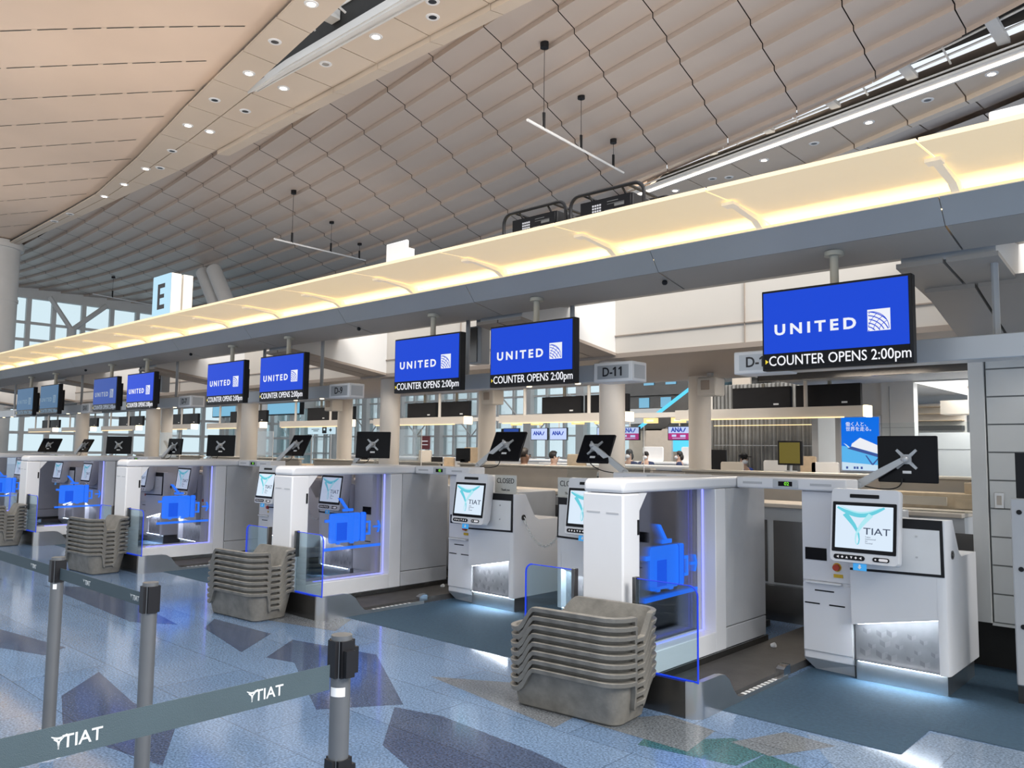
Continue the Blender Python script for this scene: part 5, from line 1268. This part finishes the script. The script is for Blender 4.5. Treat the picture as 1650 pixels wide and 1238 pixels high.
# ---------------------------------------------------------------- second island with its own desks and screens
def build_second_island():
    t = thing('far_counter', 'long white service counter of the second island beneath the lavender screens', 'counter', (-15, 18.6, 0))
    MB().box(-11, 4.2, 0, .6, 0, 1.30).build('front', 'cream_panel', t, bevel=.02); MB().box(-11.02, 4.22, -.05, .7, 1.30, 1.36).build('top', 'white_bright', t, bevel=.01)
    t = thing('curved_counter', 'white counter with rounded end just behind the nearest arch', 'counter', (-9.0, 13.2, 0))
    MB().box(-2.2, 1.6, 0, .5, 0, 1.27).build('front', 'beige_lam', t, bevel=.04); MB().box(-2.25, 2.1, -.06, .6, 1.27, 1.36).build('top', 'white_bright', t, bevel=.03)
    for x, lab in ((-11.95, 'white rounded board right of the masked woman'), (-10.75, 'white rounded board left of the sideways clerk')):
        tag(MB().prism(rrect(.32, .20, .05, 4, 0, .2), -.02, .02, 'y').build('privacy_board', 'white_bright', bevel=.006, loc=(x, 18.8, 1.362)), lab, 'board')
    scr = [(-17.06, 0, 'left of the two small lavender screens left of the seated man'), (-16.26, 0, 'right of the two small lavender screens above the seated man'), (-14.38, 0, 'partly hidden lavender screen left of the front round pillar'), (-13.55, 1, 'lavender and pink screen right of the front round pillar'), (-11.87, 1, 'lavender and pink screen left of the rear round pillar'), (-18.3, 2, 'blue screen right of the round pillar at the D-11 pair')]
    for x, kind, lab in scr:
        t = thing('service_screen', 'small hanging '+lab, 'screen', (x, 20, 2.16), group='small service screens of the second island')
        MB().box(-.36, .36, .01, .07, -.20, .20).build('casing', 'black_plastic', t, smooth=False)
        f = MB().box(-.335, .335, 0, .01, -.18 if kind != 1 else -.0, .18).build('face', 'ana_white' if kind < 2 else 'lcd_blue_dim', t, smooth=False)
        if kind < 2:
            text_mesh('lettering', 'ANA', .17, 'ana_blue', f, (-.06, -.002, .09 if kind == 1 else .02), .05, 1.0, thick=.001)
            MB().prism([(.13, .03 if kind == 1 else -.04), (.17, .03 if kind == 1 else -.04), (.24, .15 if kind == 1 else .08), (.20, .15 if kind == 1 else .08)], -.003, 0, 'y').build('stripes', 'ana_blue', f, smooth=False)
        if kind == 1:
            p = MB().box(-.335, .335, 0, .01, -.18, 0).build('lower_face', 'ana_pink', t, smooth=False)
            m = MB(); m.box(-.22, -.08, -.002, 0, -.10, -.04); m.box(.05, .22, -.002, 0, -.11, -.05); m.box(-.2, .22, -.002, 0, -.15, -.135); m.build('print', 'ana_white', p, smooth=False)
        m = MB(); m.cyl((0, .05, .18), (0, .05, .47), .02, 8); m.build('pole', 'cream_panel', t)
    gold = [-18.0, -17.1, -15.4, -14.5, -12.72, -11.8]; gn = ['E-26', 'E-25', 'E-24', 'E-23', 'E-22', 'E-21']
    go = ['first', 'second', 'third', 'fourth', 'fifth', 'sixth']
    for x, g in zip(gold, go):
        t = thing('number_sign', 'tiny glowing gold counter number sign, %s from left of the far row' % g, 'sign', (x-.1, 20, 2.53), group='gold number signs of the second island')
        MB().box(-.22, .22, 0, .1, -.075, .075).build('box', 'sign_gold', t, smooth=False)
        m = MB(); m.box(-.12, .12, -.002, 0, -.03, .03); m.cur = 0; m.build('print', 'cream_baked_glow', t, smooth=False)
    struct(MB().box(-26, -8, 20.0, 20.2, 2.62, 2.76).build('trim_30', 'cream_panel', smooth=False))
    t = thing('gallery', 'dark glazed upper gallery seen between the round pillars', 'gallery', (-14.5, 24.2, 0))
    MB().box(-3.0, 9.5, .0, .35, 2.625, 3.15).build('floor_edge', 'sign_silver', t, smooth=False)
    MB().box(-3.0, 9.5, .25, .3, 3.15, 6).build('back_wall', 'steel_dark', t, smooth=False)
    MB().box(-3.0, 9.5, .0, .15, 3.62, 3.95).build('balustrade', 'steel_dark', t, smooth=False)
    for k in range(6): MB().box(-1.6+.9*k, -1.2+.9*k, .2, .24, 3.2, 3.55).build('window', 'wall_screen', t, smooth=False)
    for k in range(6): MB().box(-1.4+.9*k, -1.0+.9*k, .2, .24, 4.0, 4.35).build('window', 'wall_screen', t, smooth=False)
    t = thing('escalator', 'escalator with glowing cyan handrail rising to the right behind the pillars', 'escalator', (-14.5, 23.3, 0))
    m = MB(); m.prism([(-.9, 2.35), (.0, 2.35), (3.2, 4.6), (3.2, 5.0)], 0, .1, 'y'); m.build('side_panel', 'steel_dark', t, smooth=False)
    MB().box(-.6, .4, 0, .1, 0, 2.4).build('pedestal', 'beige_lam', t, smooth=False); MB().box(2.6, 3.2, 0, .1, 0, 4.6).build('pedestal', 'beige_lam', t, smooth=False)
    m = MB(); m.prism([(-.9, 2.40), (3.2, 5.02), (3.2, 5.11), (-.9, 2.49)], -.03, .12, 'y'); m.build('handrail', 'neon_cyan', t, smooth=False)
    t = thing('cyan_wall_panel', 'pale wall panel crossed by cyan light above the masked woman', 'panel', (-13.5, 23.6, 0))
    m = MB(); m.box(-.9, .75, 0, .05, 1.65, 2.42); m.box(.85, 2.2, 0, .05, 1.65, 2.42); m.build('panel', 'cream_panel', t, smooth=False)
    m = MB(); m.prism([(-.9, 1.65), (.75, 1.65), (.75, 2.42), (-.5, 2.42)], -.01, 0, 'y'); m.prism([(.85, 1.75), (.85, 2.42), (1.9, 2.42)], -.01, 0, 'y'); m.build('light_band', 'neon_cyan', t, smooth=False)
    # dark glass curtain behind the rear pillar
    t = thing('curtain_screen', 'dark ribbed translucent curtain screen left of the blue poster', 'screen', (-6.3, 14, 0))
    m = MB(); n = 110
    m.loft([[(-1.35+2.6*i/n, .03*math.sin(i*1.9), z) for i in range(n+1)]+[(-1.35+2.6*i/n, .03*math.sin(i*1.9)+.02, z) for i in range(n, -1, -1)] for z in (0, 2.9)])
    m.build('curtain', 'curtain', t)
    for z in (2.12, 1.75): MB().box(-1.2, 1.2, -.08, -.06, z, z+.012).build('rail', 'bar_light' if z > 2 else 'sign_silver', t, smooth=False)
    t = thing('white_wall_panel', 'plain white wall section left of the dark curtain screen', 'panel', (-8.6, 16.5, 0)); MB().box(-.6, .5, 0, .1, 0, 2.55).build('panel', 'beige_lam', t, smooth=False)
    t = thing('bus_sign', 'pale blue wayfinding sign on posts with a black bus symbol and arrow', 'sign', (-41.2, 28, 2.7))
    MB().box(-1.3, 1.3, 0, .2, -.24, .24).build('box', 'bus_sign', t, smooth=False)
    m = MB(); m.prism(rrect(.22, .2, .04, 3, .45, 0), -.01, 0, 'y'); m.prism([(.95, .04), (1.05, .04), (1.05, .13), (1.2, 0), (1.05, -.13), (1.05, -.04), (.95, -.04)], -.01, 0, 'y'); m.box(-.9, -.1, -.01, 0, .03, .07); m.box(-.7, -.2, -.01, 0, -.07, -.03); m.build('symbol', 'sign_ink', t, smooth=False)
    MB().box(.36, .54, -.014, -.01, -.02, .1).build('symbol_window', 'bus_sign', t, smooth=False)
    
    for xx in (-1, 1):
        m = MB(); m.cyl((xx, .1, -.2), (xx, .1, -2.7), .05, 8); m.build('post', 'white_paint', t)
    t = thing('wall_screen', 'wide pale blue wall screen high behind the D-9 displays', 'screen', (-52.5, 30, 4.4)); MB().box(-6, 6, 0, .3, -.55, .55).build('casing', 'black_plastic', t, smooth=False); MB().box(-5.9, 5.9, -.03, 0, -.48, .48).build('face', 'wall_screen', t, smooth=False)
    m = MB(); m.box(-5, -4.6, .1, .3, -4.4, -.5); m.box(4.6, 5, .1, .3, -4.4, -.5); m.build('post', 'white_paint', t, smooth=False)
    t = thing('maroon_sign', 'upright maroon notice board standing far beyond the counters', 'sign', (-28.3, 25, 0)); MB().box(-.30, .30, 0, .06, 1.62, 2.24).build('board', 'maroon', t, smooth=False); m = MB(); m.cyl((0, .06, 0), (0, .06, 1.7), .03, 8); m.cyl((0, .06, 0), (0, .06, .02), .25, 16); m.build('stand', 'steel', t)
    m = MB(); m.box(-.2, .2, -.004, 0, 1.98, 2.02); m.box(-.2, .2, -.004, 0, 1.82, 1.85); m.build('print', 'key_white', t, smooth=False)
    t = thing('exit_sign', 'small green and white sign before the far glazing', 'sign', (-30.5, 32, 2.6)); MB().box(-1.0, .9, 0, .1, -.2, .2).build('box', 'bus_sign', t, smooth=False); MB().box(-1.0, -.55, -.01, 0, -.2, .2).build('green_end', 'digit_green', t, smooth=False); MB().box(.5, .9, -.01, 0, -.2, .2).build('dark_end', 'sign_ink', t, smooth=False)
    m = MB(); m.cyl((0, .05, .1), (0, .05, -2.6), .05, 8); m.build('post', 'white_paint', t)
    # columns of the hall
    m = MB(); m.cyl((0, 0, 0), (0, 0, 11.7), 1.25, 36); m.cyl((0, 0, 8.9), (0, 0, 9.05), 1.29, 36); m.cyl((0, 0, 11.6), (0, 0, 11.95), 1.4, 36)
    tag(m.build('hall_column', 'white_paint', loc=(-47.2, 11.9, 0)), 'massive round white column at the far left edge rising to the roof', 'column')
    t = thing('leaning_strut', 'leaning pale steel strut rising behind the canopy right of the lettered sign', 'column', (-35.0, 21.9, 0))
    for dx in (0, 1.25):
        m = MB(); m.cyl((dx-4.06, 0, 5), (dx-9.55, 0, 11.75), .42, 16); m.build('strut_tube', 'white_paint', t)
    m = MB(); m.cyl((-3.5, 0, 0), (-3.5, 0, 5.1), .8, 20); m.build('footing', 'white_paint', t)
build_second_island()
